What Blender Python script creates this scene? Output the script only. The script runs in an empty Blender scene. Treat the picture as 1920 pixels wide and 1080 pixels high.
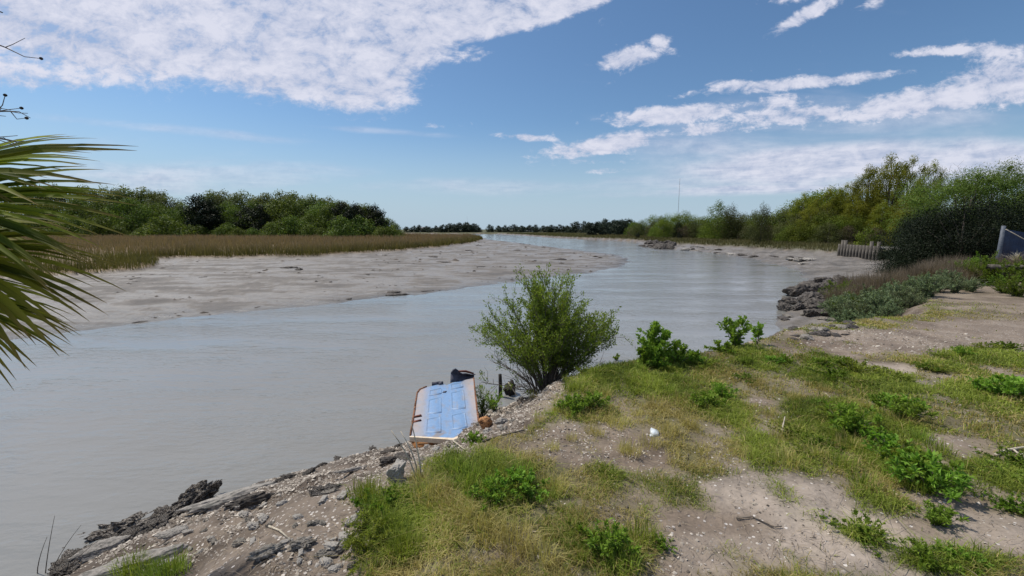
import bpy, math, random
import numpy as np
from mathutils import Vector, Matrix, Euler

S = bpy.context.scene
COL = S.collection
R = math.radians
F = 800.0
PITCH = math.atan(110 / 800)
CP, SP = math.cos(PITCH), math.sin(PITCH)
CAMZ = 3.0

# ------------------------------------------------------------------ camera, sky, sun, exposure
cd = bpy.data.cameras.new('camera')
cam = bpy.data.objects.new('camera', cd)
COL.objects.link(cam)
cam.location = (0, 0, CAMZ)
cam.rotation_euler = (math.pi / 2 - PITCH, 0, 0)
cd.sensor_width = 36
cd.lens = 15.0
cd.clip_start = 0.05
cd.clip_end = 20000
S.camera = cam
S.view_settings.view_transform = 'Standard'
S.view_settings.look = 'None'
S.view_settings.exposure = 0.0
S.view_settings.gamma = 1.0

SUN_EL, SUN_AZ = 58.0, -62.0      # azimuth from +Y (view direction), negative = left
SKY_STRENGTH = 0.085
CLOUD_LIGHT = 0.60


def U(px, py, z=0.0):
    """the point of height z that the photograph shows at pixel px, py (1920 wide)"""
    a = (px - 960) / F
    b = (540 - py) / F
    d = (a, CP + b * SP, -SP + b * CP)
    t = (z - CAMZ) / d[2]
    return (d[0] * t, d[1] * t)


def UV(px, py):
    a = (px - 960) / F
    b = (540 - py) / F
    y = CP + b * SP
    return a / y, (-SP + b * CP) / y


class NT:
    """small helper that writes node trees"""
    def __init__(s, tree):
        s.t = tree
        s.t.nodes.clear()

    def n(s, typ, **kw):
        nd = s.t.nodes.new(typ)
        for k, v in kw.items():
            setattr(nd, k, v)
        return nd

    def put(s, sock, v):
        if v is None:
            return
        if isinstance(v, bpy.types.NodeSocket):
            s.t.links.new(v, sock)
        else:
            if sock.type == 'RGBA' and len(v) == 3:
                v = (*v, 1)
            sock.default_value = v

    def math(s, op, a, b=None, clamp=False):
        nd = s.n('ShaderNodeMath', operation=op)
        nd.use_clamp = clamp
        s.put(nd.inputs[0], a)
        s.put(nd.inputs[1], b)
        return nd.outputs[0]

    def vmath(s, op, a, b=None):
        nd = s.n('ShaderNodeVectorMath', operation=op)
        s.put(nd.inputs[0], a)
        s.put(nd.inputs[1], b)
        return nd.outputs['Value'] if op in ('LENGTH', 'DOT_PRODUCT') else nd.outputs[0]

    def noise(s, vec, scale, detail=4, rough=0.55, dist=0.0):
        nd = s.n('ShaderNodeTexNoise')
        s.put(nd.inputs['Vector'], vec)
        nd.inputs['Scale'].default_value = scale
        nd.inputs['Detail'].default_value = detail
        nd.inputs['Roughness'].default_value = rough
        nd.inputs['Distortion'].default_value = dist
        return nd.outputs[0]

    def maprange(s, v, a, b, c=0.0, d=1.0, smooth=False):
        nd = s.n('ShaderNodeMapRange')
        if smooth:
            nd.interpolation_type = 'SMOOTHSTEP'
        s.put(nd.inputs[0], v)
        for i, q in enumerate((a, b, c, d)):
            nd.inputs[1 + i].default_value = q
        return nd.outputs[0]

    def mix(s, f, a, b, blend='MIX'):
        nd = s.n('ShaderNodeMix', data_type='RGBA')
        nd.blend_type = blend
        s.put(nd.inputs[0], f)
        s.put(nd.inputs[6], a)
        s.put(nd.inputs[7], b)
        return nd.outputs[2]

    def mapping(s, vec, loc=(0, 0, 0), rot=(0, 0, 0), sc=(1, 1, 1), typ='POINT'):
        nd = s.n('ShaderNodeMapping', vector_type=typ)
        s.put(nd.inputs[0], vec)
        nd.inputs['Location'].default_value = loc
        nd.inputs['Rotation'].default_value = rot
        nd.inputs['Scale'].default_value = sc
        return nd.outputs[0]


# world: Nishita sky with a layer of clouds laid out by direction
world = bpy.data.worlds.new('World')
S.world = world
world.use_nodes = True
w = NT(world.node_tree)
sky = w.n('ShaderNodeTexSky')
sky.sky_type = 'NISHITA'
sky.sun_disc = False
sky.sun_elevation = R(SUN_EL)
sky.sun_rotation = R(SUN_AZ)
sky.altitude = 0
sky.air_density = 1.0
sky.dust_density = 0.8
sky.ozone_density = 2.2
tc = w.n('ShaderNodeTexCoord')
sep = w.n('ShaderNodeSeparateXYZ')
w.put(sep.inputs[0], tc.outputs['Generated'])
dx, dy, dz = sep.outputs
ay = w.math('MAXIMUM', w.math('ABSOLUTE', dy), 0.05)
cmb = w.n('ShaderNodeCombineXYZ')
w.put(cmb.inputs[0], w.math('DIVIDE', dx, ay))
w.put(cmb.inputs[1], w.math('DIVIDE', w.math('MAXIMUM', dz, 0.0), ay))
uv = cmb.outputs[0]
pz = w.math('ADD', w.math('MAXIMUM', dz, 0.0), 0.06)
cmb2 = w.n('ShaderNodeCombineXYZ')
w.put(cmb2.inputs[0], w.math('DIVIDE', dx, pz))
w.put(cmb2.inputs[1], w.math('DIVIDE', dy, pz))
pp = cmb2.outputs[0]
# (px, py, rx, ry, tilt in degrees, strength)
BIG = [(170, -20, 430, 175, -8, 1.0), (480, 60, 320, 125, -12, 1.0), (640, 100, 170, 112, -18, 1.0), (700, 60, 220, 115, 20, 1.0),
       (860, 20, 230, 62, 20, 1.0), (1040, 5, 240, 34, 17, .95), (500, -260, 900, 260, 0, 1.0), (40, 120, 220, 50, -6, .75), (1000, -150, 500, 110, 14, .9)]
SMALL = [(1180, 108, 88, 24, 12, .95), (1235, 88, 28, 20, 20, .8), (1510, 28, 85, 17, 30, .95), (1640, 8, 40, 12, 10, .6), (1560, -40, 120, 30, 20, .9),
         (1500, 156, 240, 15, 5, .92), (1385, 160, 75, 13, 0, .8), (1275, 215, 155, 21, 5, .98), (1150, 270, 160, 24, 9, .98), (1450, 195, 90, 24, 4, .8), (1330, 242, 120, 18, 4, .8),
         (1500, 215, 200, 24, 3, .88), (1740, 190, 260, 36, 9, .98), (1890, 150, 150, 62, 10, 1.0), (1780, 95, 120, 12, 3, .75), (1870, 95, 90, 22, 0, .8),
         (985, 258, 66, 9, -3, .8), (800, 235, 46, 7, 0, .42), (1140, 320, 60, 8, 0, .6), (1110, 303, 90, 8, 0, .6), (880, 100, 60, 18, 10, .6)]
SOFT = [(1560, 305, 400, 58, 4, 1.0), (1850, 305, 300, 60, 0, 1.0), (1650, 235, 330, 40, 6, .5), (1500, 260, 560, 120, 3, .42), (1250, 345, 300, 30, 2, .5), (1400, 355, 420, 18, 2, .65), (300, 240, 420, 14, -5, .35),
        (330, 330, 480, 44, 0, .50), (900, 350, 500, 26, 0, .35), (120, 60, 330, 110, -10, .5), (700, 245, 260, 9, -4, .3), (120, 280, 260, 26, 8, .3), (1700, 345, 300, 26, 0, .7)]


def blobs(lst, p0, p1):
    cur = None
    for (px, py, rx, ry, deg, st) in lst:
        u0, v0 = UV(px, py)
        m = w.mapping(uv, (u0, v0, 0), (0, 0, R(deg)), (rx / F, ry / F, 1), 'TEXTURE')
        v = w.maprange(w.vmath('LENGTH', m), p0, p1, st, 0.0, True)
        cur = v if cur is None else w.math('MAXIMUM', cur, v)
    return cur


npuff = w.noise(w.mapping(pp, (3.1, 1.7, 0), (0, 0, R(20)), (1, 1.0, 1)), 2.6, 9, 0.62, 0.35)
nfine = w.noise(w.mapping(uv, (.3, .2, 0), (0, 0, R(-6)), (1.0, 1.75, 1)), 13, 9, 0.68, 0.5)
nfil = w.noise(w.mapping(uv, (.7, .1, 0), (0, 0, R(-14)), (1.0, 1.5, 1)), 34, 6, 0.65, 0.3)
nsoft = w.noise(w.mapping(uv, (0, 0, 0), (0, 0, R(-4)), (2.0, 11, 1)), 1.6, 6, 0.55, 0.4)
nn = w.math('ADD', w.math('MULTIPLY', npuff, 0.30), w.math('ADD', w.math('MULTIPLY', nfine, 0.45), w.math('MULTIPLY', nfil, .25)))
nn = w.math('SUBTRACT', nn, 0.5)
front = w.math('GREATER_THAN', dy, 0.0)
mb = w.math('ADD', blobs(BIG, 0.60, 1.18), w.math('MULTIPLY', nn, 3.2))
ms = w.math('ADD', blobs(SMALL, 0.15, 1.45), w.math('MULTIPLY', nn, 3.6))
mf = w.math('ADD', blobs(SOFT, 0.1, 1.15), w.math('MULTIPLY', w.math('SUBTRACT', nsoft, 0.5), 0.9))
cb = w.maprange(mb, 0.36, 1.0, 0.0, 0.95, True)
cs = w.maprange(ms, 0.34, 0.92, 0.0, 0.95, True)
cf = w.maprange(mf, 0.10, .85, 0.0, 0.9, True)
cover = w.math('MAXIMUM', w.math('MAXIMUM', cb, cs), cf)
cover = w.math('MULTIPLY', cover, front)
back = w.math('MULTIPLY', w.maprange(w.math('ADD', npuff, w.math('MULTIPLY', nfine, .3)), 0.6, 0.8, 0, .9, True), w.math('LESS_THAN', dy, 0.0))
cover = w.math('MAXIMUM', cover, back)
shade = w.maprange(w.math('ADD', w.math('MULTIPLY', npuff, .45), w.math('ADD', w.math('MULTIPLY', nfine, .4), w.math('MULTIPLY', nfil, .25))), 0.42, 0.62, 0.0, 1.0)
ccol = w.mix(shade, (0.36, 0.42, 0.58), (0.66, 0.67, 0.77))
ccol = w.mix(1.0, ccol, (CLOUD_LIGHT / .60 * 1.12,) * 3, 'MULTIPLY')
skyc = w.mix(1.0, sky.outputs[0], (SKY_STRENGTH * .90, SKY_STRENGTH * 1.12, SKY_STRENGTH * 1.27), 'MULTIPLY')
skyc = w.mix(w.maprange(dz, 0.0, .24, .85, 0, True), skyc, (.45, .58, .71))
fin = w.mix(cover, skyc, ccol)
bg = w.n('ShaderNodeBackground')
w.put(bg.inputs[0], fin)
bg.inputs[1].default_value = 1.0
wo = w.n('ShaderNodeOutputWorld')
w.t.links.new(bg.outputs[0], wo.inputs[0])

sd = bpy.data.lights.new('sun', 'SUN')
sun = bpy.data.objects.new('sun', sd)
COL.objects.link(sun)
sd.energy = 3.9
sd.angle = R(0.9)
sd.color = (1.0, 0.93, 0.82)
sdir = Vector((math.sin(R(SUN_AZ)) * math.cos(R(SUN_EL)), math.cos(R(SUN_AZ)) * math.cos(R(SUN_EL)), math.sin(R(SUN_EL))))
sun.rotation_euler = sdir.to_track_quat('Z', 'Y').to_euler()
sun.location = (0, 0, 50)

# ------------------------------------------------------------------ helpers
rng = np.random.default_rng(7)
random.seed(7)


def tag(o, label=None, cat=None, group=None, kind=None):
    if label: o['label'] = label
    if cat: o['category'] = cat
    if group: o['group'] = group
    if kind: o['kind'] = kind
    return o


def empty(name, loc=(0, 0, 0), rz=0.0):
    o = bpy.data.objects.new(name, None)
    COL.objects.link(o)
    o.location = loc
    o.rotation_euler = (0, 0, rz)
    o.empty_display_size = 0.2
    return o


def mesh_np(name, V, faces, mat=None, parent=None, attrs=None, smooth=False, mats=None, midx=None):
    """faces: list of int arrays (n,k); attrs: name -> (kind, per-vertex array)"""
    me = bpy.data.meshes.new(name)
    V = np.asarray(V, dtype=np.float32)
    me.vertices.add(len(V))
    me.vertices.foreach_set('co', V.ravel())
    if not isinstance(faces, (list, tuple)):
        faces = [faces]
    faces = [np.asarray(f, dtype=np.int32) for f in faces if len(f)]
    loops = np.concatenate([f.ravel() for f in faces])
    tot = np.concatenate([np.full(len(f), f.shape[1], dtype=np.int32) for f in faces])
    start = np.concatenate([[0], np.cumsum(tot)[:-1]]).astype(np.int32)
    me.loops.add(len(loops))
    me.loops.foreach_set('vertex_index', loops)
    me.polygons.add(len(tot))
    me.polygons.foreach_set('loop_start', start)
    me.polygons.foreach_set('loop_total', tot)
    if smooth:
        me.polygons.foreach_set('use_smooth', np.ones(len(tot), dtype=bool))
    if midx is not None:
        me.polygons.foreach_set('material_index', np.asarray(midx, dtype=np.int32))
    me.update(calc_edges=True)
    for k, (kind, arr) in (attrs or {}).items():
        a = me.attributes.new(k, kind, 'POINT')
        if kind == 'FLOAT':
            a.data.foreach_set('value', np.asarray(arr, dtype=np.float32).ravel())
        else:
            a.data.foreach_set('color', np.asarray(arr, dtype=np.float32).ravel())
    for m in (mats or ([mat] if mat else [])):
        me.materials.append(m)
    o = bpy.data.objects.new(name, me)
    COL.objects.link(o)
    o.parent = parent
    return o


class MB:
    """collects simple shapes into one mesh"""
    def __init__(s):
        s.V, s.F3, s.F4, s.n = [], [], [], 0

    def add(s, V, F3=(), F4=()):
        V = np.asarray(V, dtype=float)
        s.V.append(V)
        if len(F3): s.F3.append(np.asarray(F3) + s.n)
        if len(F4): s.F4.append(np.asarray(F4) + s.n)
        s.n += len(V)

    def tube(s, pts, rad, k=6, cap=True):
        P = np.asarray(pts, dtype=float)
        rad = np.broadcast_to(np.asarray(rad, dtype=float), (len(P),))
        T = np.gradient(P, axis=0)
        T /= np.linalg.norm(T, axis=1)[:, None] + 1e-9
        ref = np.array([0.31, 0.17, 0.93]) if abs(T[0][2]) < .8 else np.array([1.0, .1, 0])
        A = np.cross(T, ref); A /= np.linalg.norm(A, axis=1)[:, None] + 1e-9
        B = np.cross(T, A)
        th = np.arange(k) * 2 * math.pi / k
        V = P[:, None] + rad[:, None, None] * (np.cos(th)[None, :, None] * A[:, None] + np.sin(th)[None, :, None] * B[:, None])
        n = len(P)
        i, j = np.meshgrid(np.arange(n - 1), np.arange(k), indexing='ij')
        a = i * k + j; b = i * k + (j + 1) % k
        Fq = np.stack([a, b, b + k, a + k], -1).reshape(-1, 4)
        V = V.reshape(-1, 3)
        F3 = []
        if cap:
            V = np.vstack([V, P[0], P[-1]])
            c0, c1 = n * k, n * k + 1
            for q in range(k):
                F3.append((c0, (q + 1) % k, q))
                F3.append((c1, (n - 1) * k + q, (n - 1) * k + (q + 1) % k))
        s.add(V, F3, Fq)

    def box(s, c, h, rot=None, jit=0.0, seed=0, taper=1.0):
        V = np.array([(x, y, z) for z in (-1, 1) for y in (-1, 1) for x in (-1, 1)], dtype=float) * np.array(h)
        V[4:, :2] *= taper
        if jit:
            V += np.random.default_rng(seed).normal(0, jit, V.shape)
        if rot is not None:
            V = V @ np.array(Euler(rot).to_matrix()).T
        s.add(V + np.array(c), (), [(0, 2, 3, 1), (4, 5, 7, 6), (0, 1, 5, 4), (2, 6, 7, 3), (0, 4, 6, 2), (1, 3, 7, 5)])

    def build(s, name, mat, parent=None, smooth=False, attrs=None):
        F_ = []
        if s.F3: F_.append(np.concatenate(s.F3))
        if s.F4: F_.append(np.concatenate(s.F4))
        return mesh_np(name, np.concatenate(s.V), F_, mat, parent, attrs, smooth)


def copy_tree(root):
    c = root.copy()
    COL.objects.link(c)
    for ch in root.children:
        d = ch.copy()
        COL.objects.link(d)
        d.parent = c
        for g in ch.children:
            e = g.copy()
            COL.objects.link(e)
            e.parent = d
    return c


# value noise
def _h(ix, iy, seed):
    n = (ix.astype(np.int64) * 374761393 + iy.astype(np.int64) * 668265263 + seed * 1442695041) & 0xffffffff
    n = ((n ^ (n >> 13)) * 1274126177) & 0xffffffff
    return ((n ^ (n >> 16)) & 0xffffff) / float(0xffffff)


def vn(x, y, seed=0):
    ix, iy = np.floor(x), np.floor(y)
    fx, fy = x - ix, y - iy
    fx = fx * fx * (3 - 2 * fx); fy = fy * fy * (3 - 2 * fy)
    a, b = _h(ix, iy, seed), _h(ix + 1, iy, seed)
    c, d = _h(ix, iy + 1, seed), _h(ix + 1, iy + 1, seed)
    return (a * (1 - fx) + b * fx) * (1 - fy) + (c * (1 - fx) + d * fx) * fy


def fbm(x, y, seed=0, o=4, g=0.5):
    s, a, t = 0, 1.0, 0
    for i in range(o):
        s = s + a * vn(x, y, seed + i * 17); t += a
        x = x * 2.03 + 11.3; y = y * 2.03 - 7.1; a *= g
    return s / t


def ss(x, a, b):
    t = np.clip((x - a) / (b - a), 0, 1)
    return t * t * (3 - 2 * t)


def sdf(x, y, poly):
    """signed distance, positive inside"""
    x = np.asarray(x, float); y = np.asarray(y, float)
    P = np.asarray(poly, float)
    d2 = np.full(x.shape, 1e18)
    ins = np.zeros(x.shape, bool)
    for i in range(len(P)):
        a, b = P[i - 1], P[i]
        ex, ey = b - a
        wx, wy = x - a[0], y - a[1]
        t = np.clip((wx * ex + wy * ey) / (ex * ex + ey * ey + 1e-12), 0, 1)
        d2 = np.minimum(d2, (wx - ex * t) ** 2 + (wy - ey * t) ** 2)
        c = (a[1] > y) != (b[1] > y)
        with np.errstate(divide='ignore', invalid='ignore'):
            xi = a[0] + (y - a[1]) / (b[1] - a[1] + 1e-15) * ex
        ins ^= c & (x < xi)
    d = np.sqrt(d2)
    return np.where(ins, d, -d)


# ------------------------------------------------------------------ the lie of the land
# near and right bank: outline at the waterline with (mud width, mud height, slope width, bank height)
LB = [((-30, -14), (.3, .05, 3.0, 1.2)), ((-12, -2), (.2, .05, 3.3, 1.25)), ((-6.6, 1.7), (.15, .05, 3.3, 1.3)), (U(100, 1080), (.1, .05, 3.2, 1.3)),
      (U(290, 980), (.1, .05, 3.1, 1.3)), (U(390, 940), (.1, .05, 3.0, 1.3)), (U(500, 905), (.1, .05, 3.0, 1.3)), (U(640, 862), (.1, .05, 2.9, 1.3)),
      (U(770, 828), (.1, .05, 2.7, 1.3)), ((-.6, 6.6), (.1, .05, 2.3, 1.3)), ((.1, 7.1), (.1, .05, 2.0, 1.3)), ((1.2, 7.3), (.1, .05, 1.6, 1.3)),
      ((2.6, 7.6), (.2, .05, 1.4, 1.3)), ((4.2, 8.7), (.4, .1, 1.2, 1.28)), ((5.6, 10.2), (1.0, .15, 1.3, 1.2)), (U(1440, 640), (2.0, .25, 1.3, 1.15)),
      (U(1463, 600), (2.4, .3, 1.4, 1.1)), (U(1472, 575), (2.4, .35, 1.8, 1.1)), (U(1500, 545), (3.0, .35, 2.0, 1.1)), (U(1515, 522), (6.0, .35, 2.5, 1.0)),
      (U(1500, 508), (13, .45, 2.0, .9)), (U(1440, 492), (12, .4, 2.0, .9)), (U(1400, 484), (11, .4, 2.0, .9)), (U(1330, 473), (7, .4, 2, .9)), (U(1240, 466), (7, .4, 3, .8)),
      (U(1200, 460), (3, .4, 3, .8)), (U(1192, 453.5), (1, .3, 3, .8)), (U(1130, 450), (1, .3, 3, .8)), (U(1060, 447), (1, .3, 3, .7)), (U(1010, 444), (1, .3, 3, .7)),
      (U(980, 441.5), (1, .3, 3, .7)), ((-10, 271), (1, .3, 3, .7)), ((-70, 300), (1, .3, 3, .7)), ((-400, 340), (1, .3, 3, .8)), ((-4000, 800), (1, .3, 3, .8))]
LPOLY = [p for p, q in LB] + [(-4000, 6000), (6000, 6000), (6000, -4000), (-200, -4000)]
LPAR = np.array([q for p, q in LB]); LPTS = np.array([p for p, q in LB])
MPOLY = [(-600, -260), (-60, 0), U(-200, 665), U(0, 640), U(130, 620), U(250, 608), U(330, 598), U(400, 590), U(560, 577), U(700, 560), U(820, 548), U(905, 536),
         U(1010, 522), U(1100, 512), U(1150, 504), U(1176, 497), U(1184, 491), U(1178, 485), U(1155, 478), U(1080, 468), U(1000, 459), U(950, 452.5), U(920, 449.5), (-9, 145), (-13, 175),
         (-30, 230), (-100, 262), (-600, 300), (-4000, 600), (-4000, -800)]
GPOLY = [(-600, -200), (-70, 14), U(-200, 545, .3), U(-60, 528, .3), U(60, 520, .3), U(180, 513, .3), U(260, 508, .3), U(300, 502, .3), U(308, 496, .3), U(306, 487, .3), U(340, 484, .3), U(380, 485, .3),
         U(440, 484, .3), U(520, 483, .3), U(600, 480, .3), U(700, 474.5, .3), U(770, 469, .3), U(840, 461, .3), U(890, 453, .3), U(905, 448.5, .3), (-13, 150), (-18, 176), (-35, 222), (-110, 255), (-600, 292),
         (-4000, 590), (-4000, -700)]
PATHW = [U(2100, 560, 1.2), U(1920, 572, 1.2), U(1800, 590, 1.2), U(1700, 600, 1.15), U(1600, 615, 1.1), U(1540, 640, 1.15), U(1700, 650, 1.3), U(1920, 640, 1.3), U(2200, 660, 1.3)]


def lparams(x, y):
    wsum = 0; acc = 0
    for p, q in zip(LPTS, LPAR):
        d2 = (x - p[0]) ** 2 + (y - p[1]) ** 2 + .05
        wt = d2 ** -2.0
        wsum = wsum + wt
        acc = acc + wt[..., None] * q
    return acc / wsum[..., None]


def height(x, y, full=False):
    x = np.asarray(x, float); y = np.asarray(y, float)
    r = np.hypot(x, y)
    wob = (fbm(x * .9, y * .9, 3, 3) - .5) * np.clip(r * .06, .35, 1.6) + (fbm(x * 4, y * 4, 9, 2) - .5) * .18
    dL = sdf(x, y, LPOLY) + wob * .8
    dM = sdf(x, y, MPOLY) + wob
    dG = sdf(x, y, GPOLY) + (fbm(x * .35, y * .35, 21, 3) - .5) * 3.0
    q = lparams(x, y)
    mw, mh, sw, H = q[..., 0], q[..., 1], q[..., 2], q[..., 3]
    mud = mh * np.sqrt(np.clip(dL / np.maximum(mw, .05), 0, 1))
    rise = np.clip((dL - mw) / sw, 0, 1)
    prof = .45 * rise + .55 * (rise * rise * (3 - 2 * rise))
    hL = mud + (H - mh) * prof + .004 * np.clip(dL - mw - sw, 0, 60)
    near = np.exp(-(r / 22) ** 2)
    hL = hL + near * ((fbm(x * .8, y * .8, 5, 3) - .5) * .16 + (fbm(x * 5, y * 5, 6, 3) - .5) * .05) * np.clip(dL, 0, 1)
    slope = np.clip(1 - np.abs(rise - .45) * 2, 0, 1)
    hL = hL + near * slope * ((fbm(x * 2.2, y * 2.2, 31, 3) - .5) * .26 + (fbm(x * 7, y * 7, 32, 4, .6) - .5) * .14)
    mudL = ss(mw, .6, 2.0) * (1 - rise)
    hL = hL + mudL * np.clip(dL, 0, .6) * (fbm(x * 1.1, y * 1.8, 41, 5) - .5) * .55
    hL = np.where(mudL > .3, np.maximum(hL, .03 + .02 * np.clip(dL, 0, 3)), hL)
    hL = np.where(dL < 0, np.maximum(dL * .35, -1.2), hL)
    hM = .30 * (1 - np.exp(-np.clip(dM, 0, 80) / 7)) + np.clip(dM, 0, 1.5) * ((fbm(x * .25, y * .6, 12, 4) - .5) * .12 + (fbm(x * 1.1, y * 2.4, 13, 3) - .5) * .05)
    hM = np.where(dM < 0, np.maximum(dM * .12, -1.2), hM)
    hM = hM + .22 * ss(dG, -.2, .5) + .25 * ss(dG, 4, 40)
    h = np.maximum(np.maximum(hL, hM), -1.2)
    if full:
        return h, dL, dM, dG, rise, mw
    return h


def H1(x, y):
    return float(height(np.array([x]), np.array([y]))[0])


def G(px, py):
    """where the ray through a photo pixel meets the ground"""
    a = (px - 960) / F; b = (540 - py) / F
    d = np.array((a, CP + b * SP, -SP + b * CP))
    t = np.concatenate([np.linspace(1, 30, 600), np.linspace(30, 250, 900)])
    X, Y, Z = d[0] * t, d[1] * t, CAMZ + d[2] * t
    h = np.maximum(height(X, Y), 0)
    k = np.argmax(Z < h)
    return float(X[k]), float(Y[k]), float(h[k])


# cover of the near bank: (px, py, rx, ry) ellipses of the photograph taken down to the ground at z = 1.3
def ell(lst, x, y, z=1.3):
    out = np.zeros(x.shape)
    for (px, py, rx, ry, st) in lst:
        cx, cy = U(px, py, z)
        ex = abs(U(px + rx, py, z)[0] - cx)
        ey = abs(U(px, py - ry, z)[1] - U(px, py + ry, z)[1]) / 2
        d = np.hypot((x - cx) / ex, (y - cy) / ey)
        out = np.maximum(out, st * (1 - ss(d, .55, 1.25)))
    return out


LUSH = [(1600, 705, 110, 48, .9), (1590, 790, 120, 50, .95), (1490, 850, 120, 50, .85), (1700, 880, 90, 50, 1), (1640, 850, 150, 40, .8), (1325, 755, 75, 32, .9), (1850, 665, 110, 24, .9), (1880, 750, 110, 45, .9),
        (950, 925, 110, 38, 1), (740, 965, 90, 60, 1), (820, 1000, 120, 60, .75), (1620, 1008, 40, 18, 1), (1180, 700, 150, 40, .7), (1130, 1040, 110, 55, .8), (1060, 710, 60, 30, .7),
        (270, 1075, 90, 35, 1), (880, 880, 110, 40, .7), (1130, 890, 45, 30, .8), (690, 1060, 60, 40, .9), (1440, 680, 90, 14, .75), (1240, 675, 130, 22, .9), (1400, 655, 70, 14, .9), (1100, 765, 70, 22, .8),
        (1890, 900, 90, 40, .8), (1780, 1060, 110, 26, .8), (1760, 690, 55, 12, .8), (1690, 715, 28, 9, .9), (1650, 950, 60, 30, .6)]
DRY = [(1000, 830, 90, 45, .8), (1200, 770, 150, 35, .9), (1060, 900, 80, 30, .6), (1300, 840, 130, 40, .9), (1180, 1000, 130, 60, .5), (1450, 720, 100, 30, .7), (1560, 880, 140, 60, .6),
       (1700, 780, 120, 30, .6), (1880, 590, 90, 12, .6), (1320, 700, 60, 20, .5), (950, 980, 150, 60, .5), (1000, 1060, 140, 30, .5), (1850, 1000, 70, 30, .3), (1130, 955, 80, 40, .7)]
BARE = [(1120, 830, 125, 50, 1), (1450, 930, 150, 60, 1), (1560, 1000, 160, 60, 1), (1640, 1060, 150, 50, 1), (1350, 1010, 130, 70, .8), (1350, 850, 40, 35, .8), (1730, 830, 70, 35, .8), (1640, 690, 90, 14, 1),
        (1730, 710, 110, 12, .8), (1740, 630, 240, 30, 1), (1850, 1000, 130, 55, .9), (1420, 757, 100, 20, .85), (1900, 610, 200, 28, 1), (1600, 640, 90, 16, .8), (1240, 1080, 90, 40, .7), (1780, 745, 70, 16, .6), (1760, 940, 70, 25, .7)]
SAND = [(1450, 920, 150, 50, 1), (1620, 1040, 200, 70, .95), (1560, 980, 140, 60, .9), (1640, 692, 110, 14, .95), (1740, 712, 100, 10, .9), (1360, 1040, 130, 50, .5), (1870, 1000, 130, 50, .6)]


GEDGE = [U(1060, 745, 1.2), U(1000, 790, 1.2), U(900, 850, 1.2), U(790, 915, 1.2), U(690, 955, 1.2), U(665, 1000, 1.25), U(655, 1080, 1.3), (-.7, 1.2), (-.8, -3), (-60, -30), (-60, 60), (-.2, 12), (.6, 6.4)]


def cover_maps(x, y):
    n1 = fbm(x * 1.3, y * 1.3, 51, 4)
    n2 = fbm(x * 3.5, y * 3.5, 61, 4)
    n3 = fbm(x * .5, y * .5, 71, 3)
    lush = ell(LUSH, x, y); dry = ell(DRY, x, y); bare = ell(BARE, x, y); sand = ell(SAND, x, y)
    base = .72 + (n1 - .5) * 1.7 + (n2 - .5) * 1.9
    g = np.clip(base + lush * .6 - bare * 1.05 * (1 - .65 * lush), 0, 1)
    h, dL, dM, dG, rise, mw = height(x, y, True)
    onL = ss(rise, .80, 1.0) * (dL > 0)
    # the shelly slope stays nearly bare
    slope_side = sdf(x, y, GEDGE) + (n2 - .5) * .7
    g = g * (1 - ss(slope_side, -.12, .10) * (np.hypot(x, y) < 9))
    right = ss(x - .55 * y, 3.5, 6)
    g = g * onL * (1 - .8 * right * (1 - lush))
    g = np.where(np.hypot(x, y) > 60, .7 * onL, g)
    lu = np.clip(lush + (n3 - .5) * .9 + (n2 - .5) * .6 - dry * .5, 0, 1)
    return g, lu, np.clip(sand + bare * .15, 0, 1), bare, (h, dL, dM, dG, rise, mw)


# ------------------------------------------------------------------ materials
def mat_new(name):
    m = bpy.data.materials.new(name)
    m.use_nodes = True
    return m, NT(m.node_tree)


def finish(t, shader, disp=None):
    o = t.n('ShaderNodeOutputMaterial')
    t.t.links.new(shader, o.inputs[0])


def bump(t, h, strength, dist):
    b = t.n('ShaderNodeBump')
    b.inputs['Strength'].default_value = strength
    b.inputs['Distance'].default_value = dist
    t.put(b.inputs['Height'], h)
    return b.outputs[0]


def leaf_mat(name, dark, light, trans=.3, rough=.55, tip=None):
    m, t = mat_new(name)
    a = t.n('ShaderNodeAttribute', attribute_name='tint')
    oi = t.n('ShaderNodeObjectInfo')
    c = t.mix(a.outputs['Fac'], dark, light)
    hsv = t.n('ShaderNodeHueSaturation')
    t.put(hsv.inputs['Hue'], t.maprange(oi.outputs['Random'], 0, 1, .485, .515))
    t.put(hsv.inputs['Value'], t.maprange(oi.outputs['Random'], 0, 1, .82, 1.2))
    t.put(hsv.inputs['Color'], c)
    c = hsv.outputs[0]
    if tip:
        b = t.n('ShaderNodeAttribute', attribute_name='along')
        c = t.mix(b.outputs['Fac'], c, tip)
    p = t.n('ShaderNodeBsdfPrincipled')
    t.put(p.inputs['Base Color'], c)
    p.inputs['Roughness'].default_value = rough
    p.inputs['Specular IOR Level'].default_value = .12
    tr = t.n('ShaderNodeBsdfTranslucent')
    t.put(tr.inputs[0], t.mix(1.0, c, (1.5, 1.5, .8), 'MULTIPLY'))
    mx = t.n('ShaderNodeMixShader')
    mx.inputs[0].default_value = trans
    t.t.links.new(p.outputs[0], mx.inputs[1])
    t.t.links.new(tr.outputs[0], mx.inputs[2])
    finish(t, mx.outputs[0])
    return m


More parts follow.
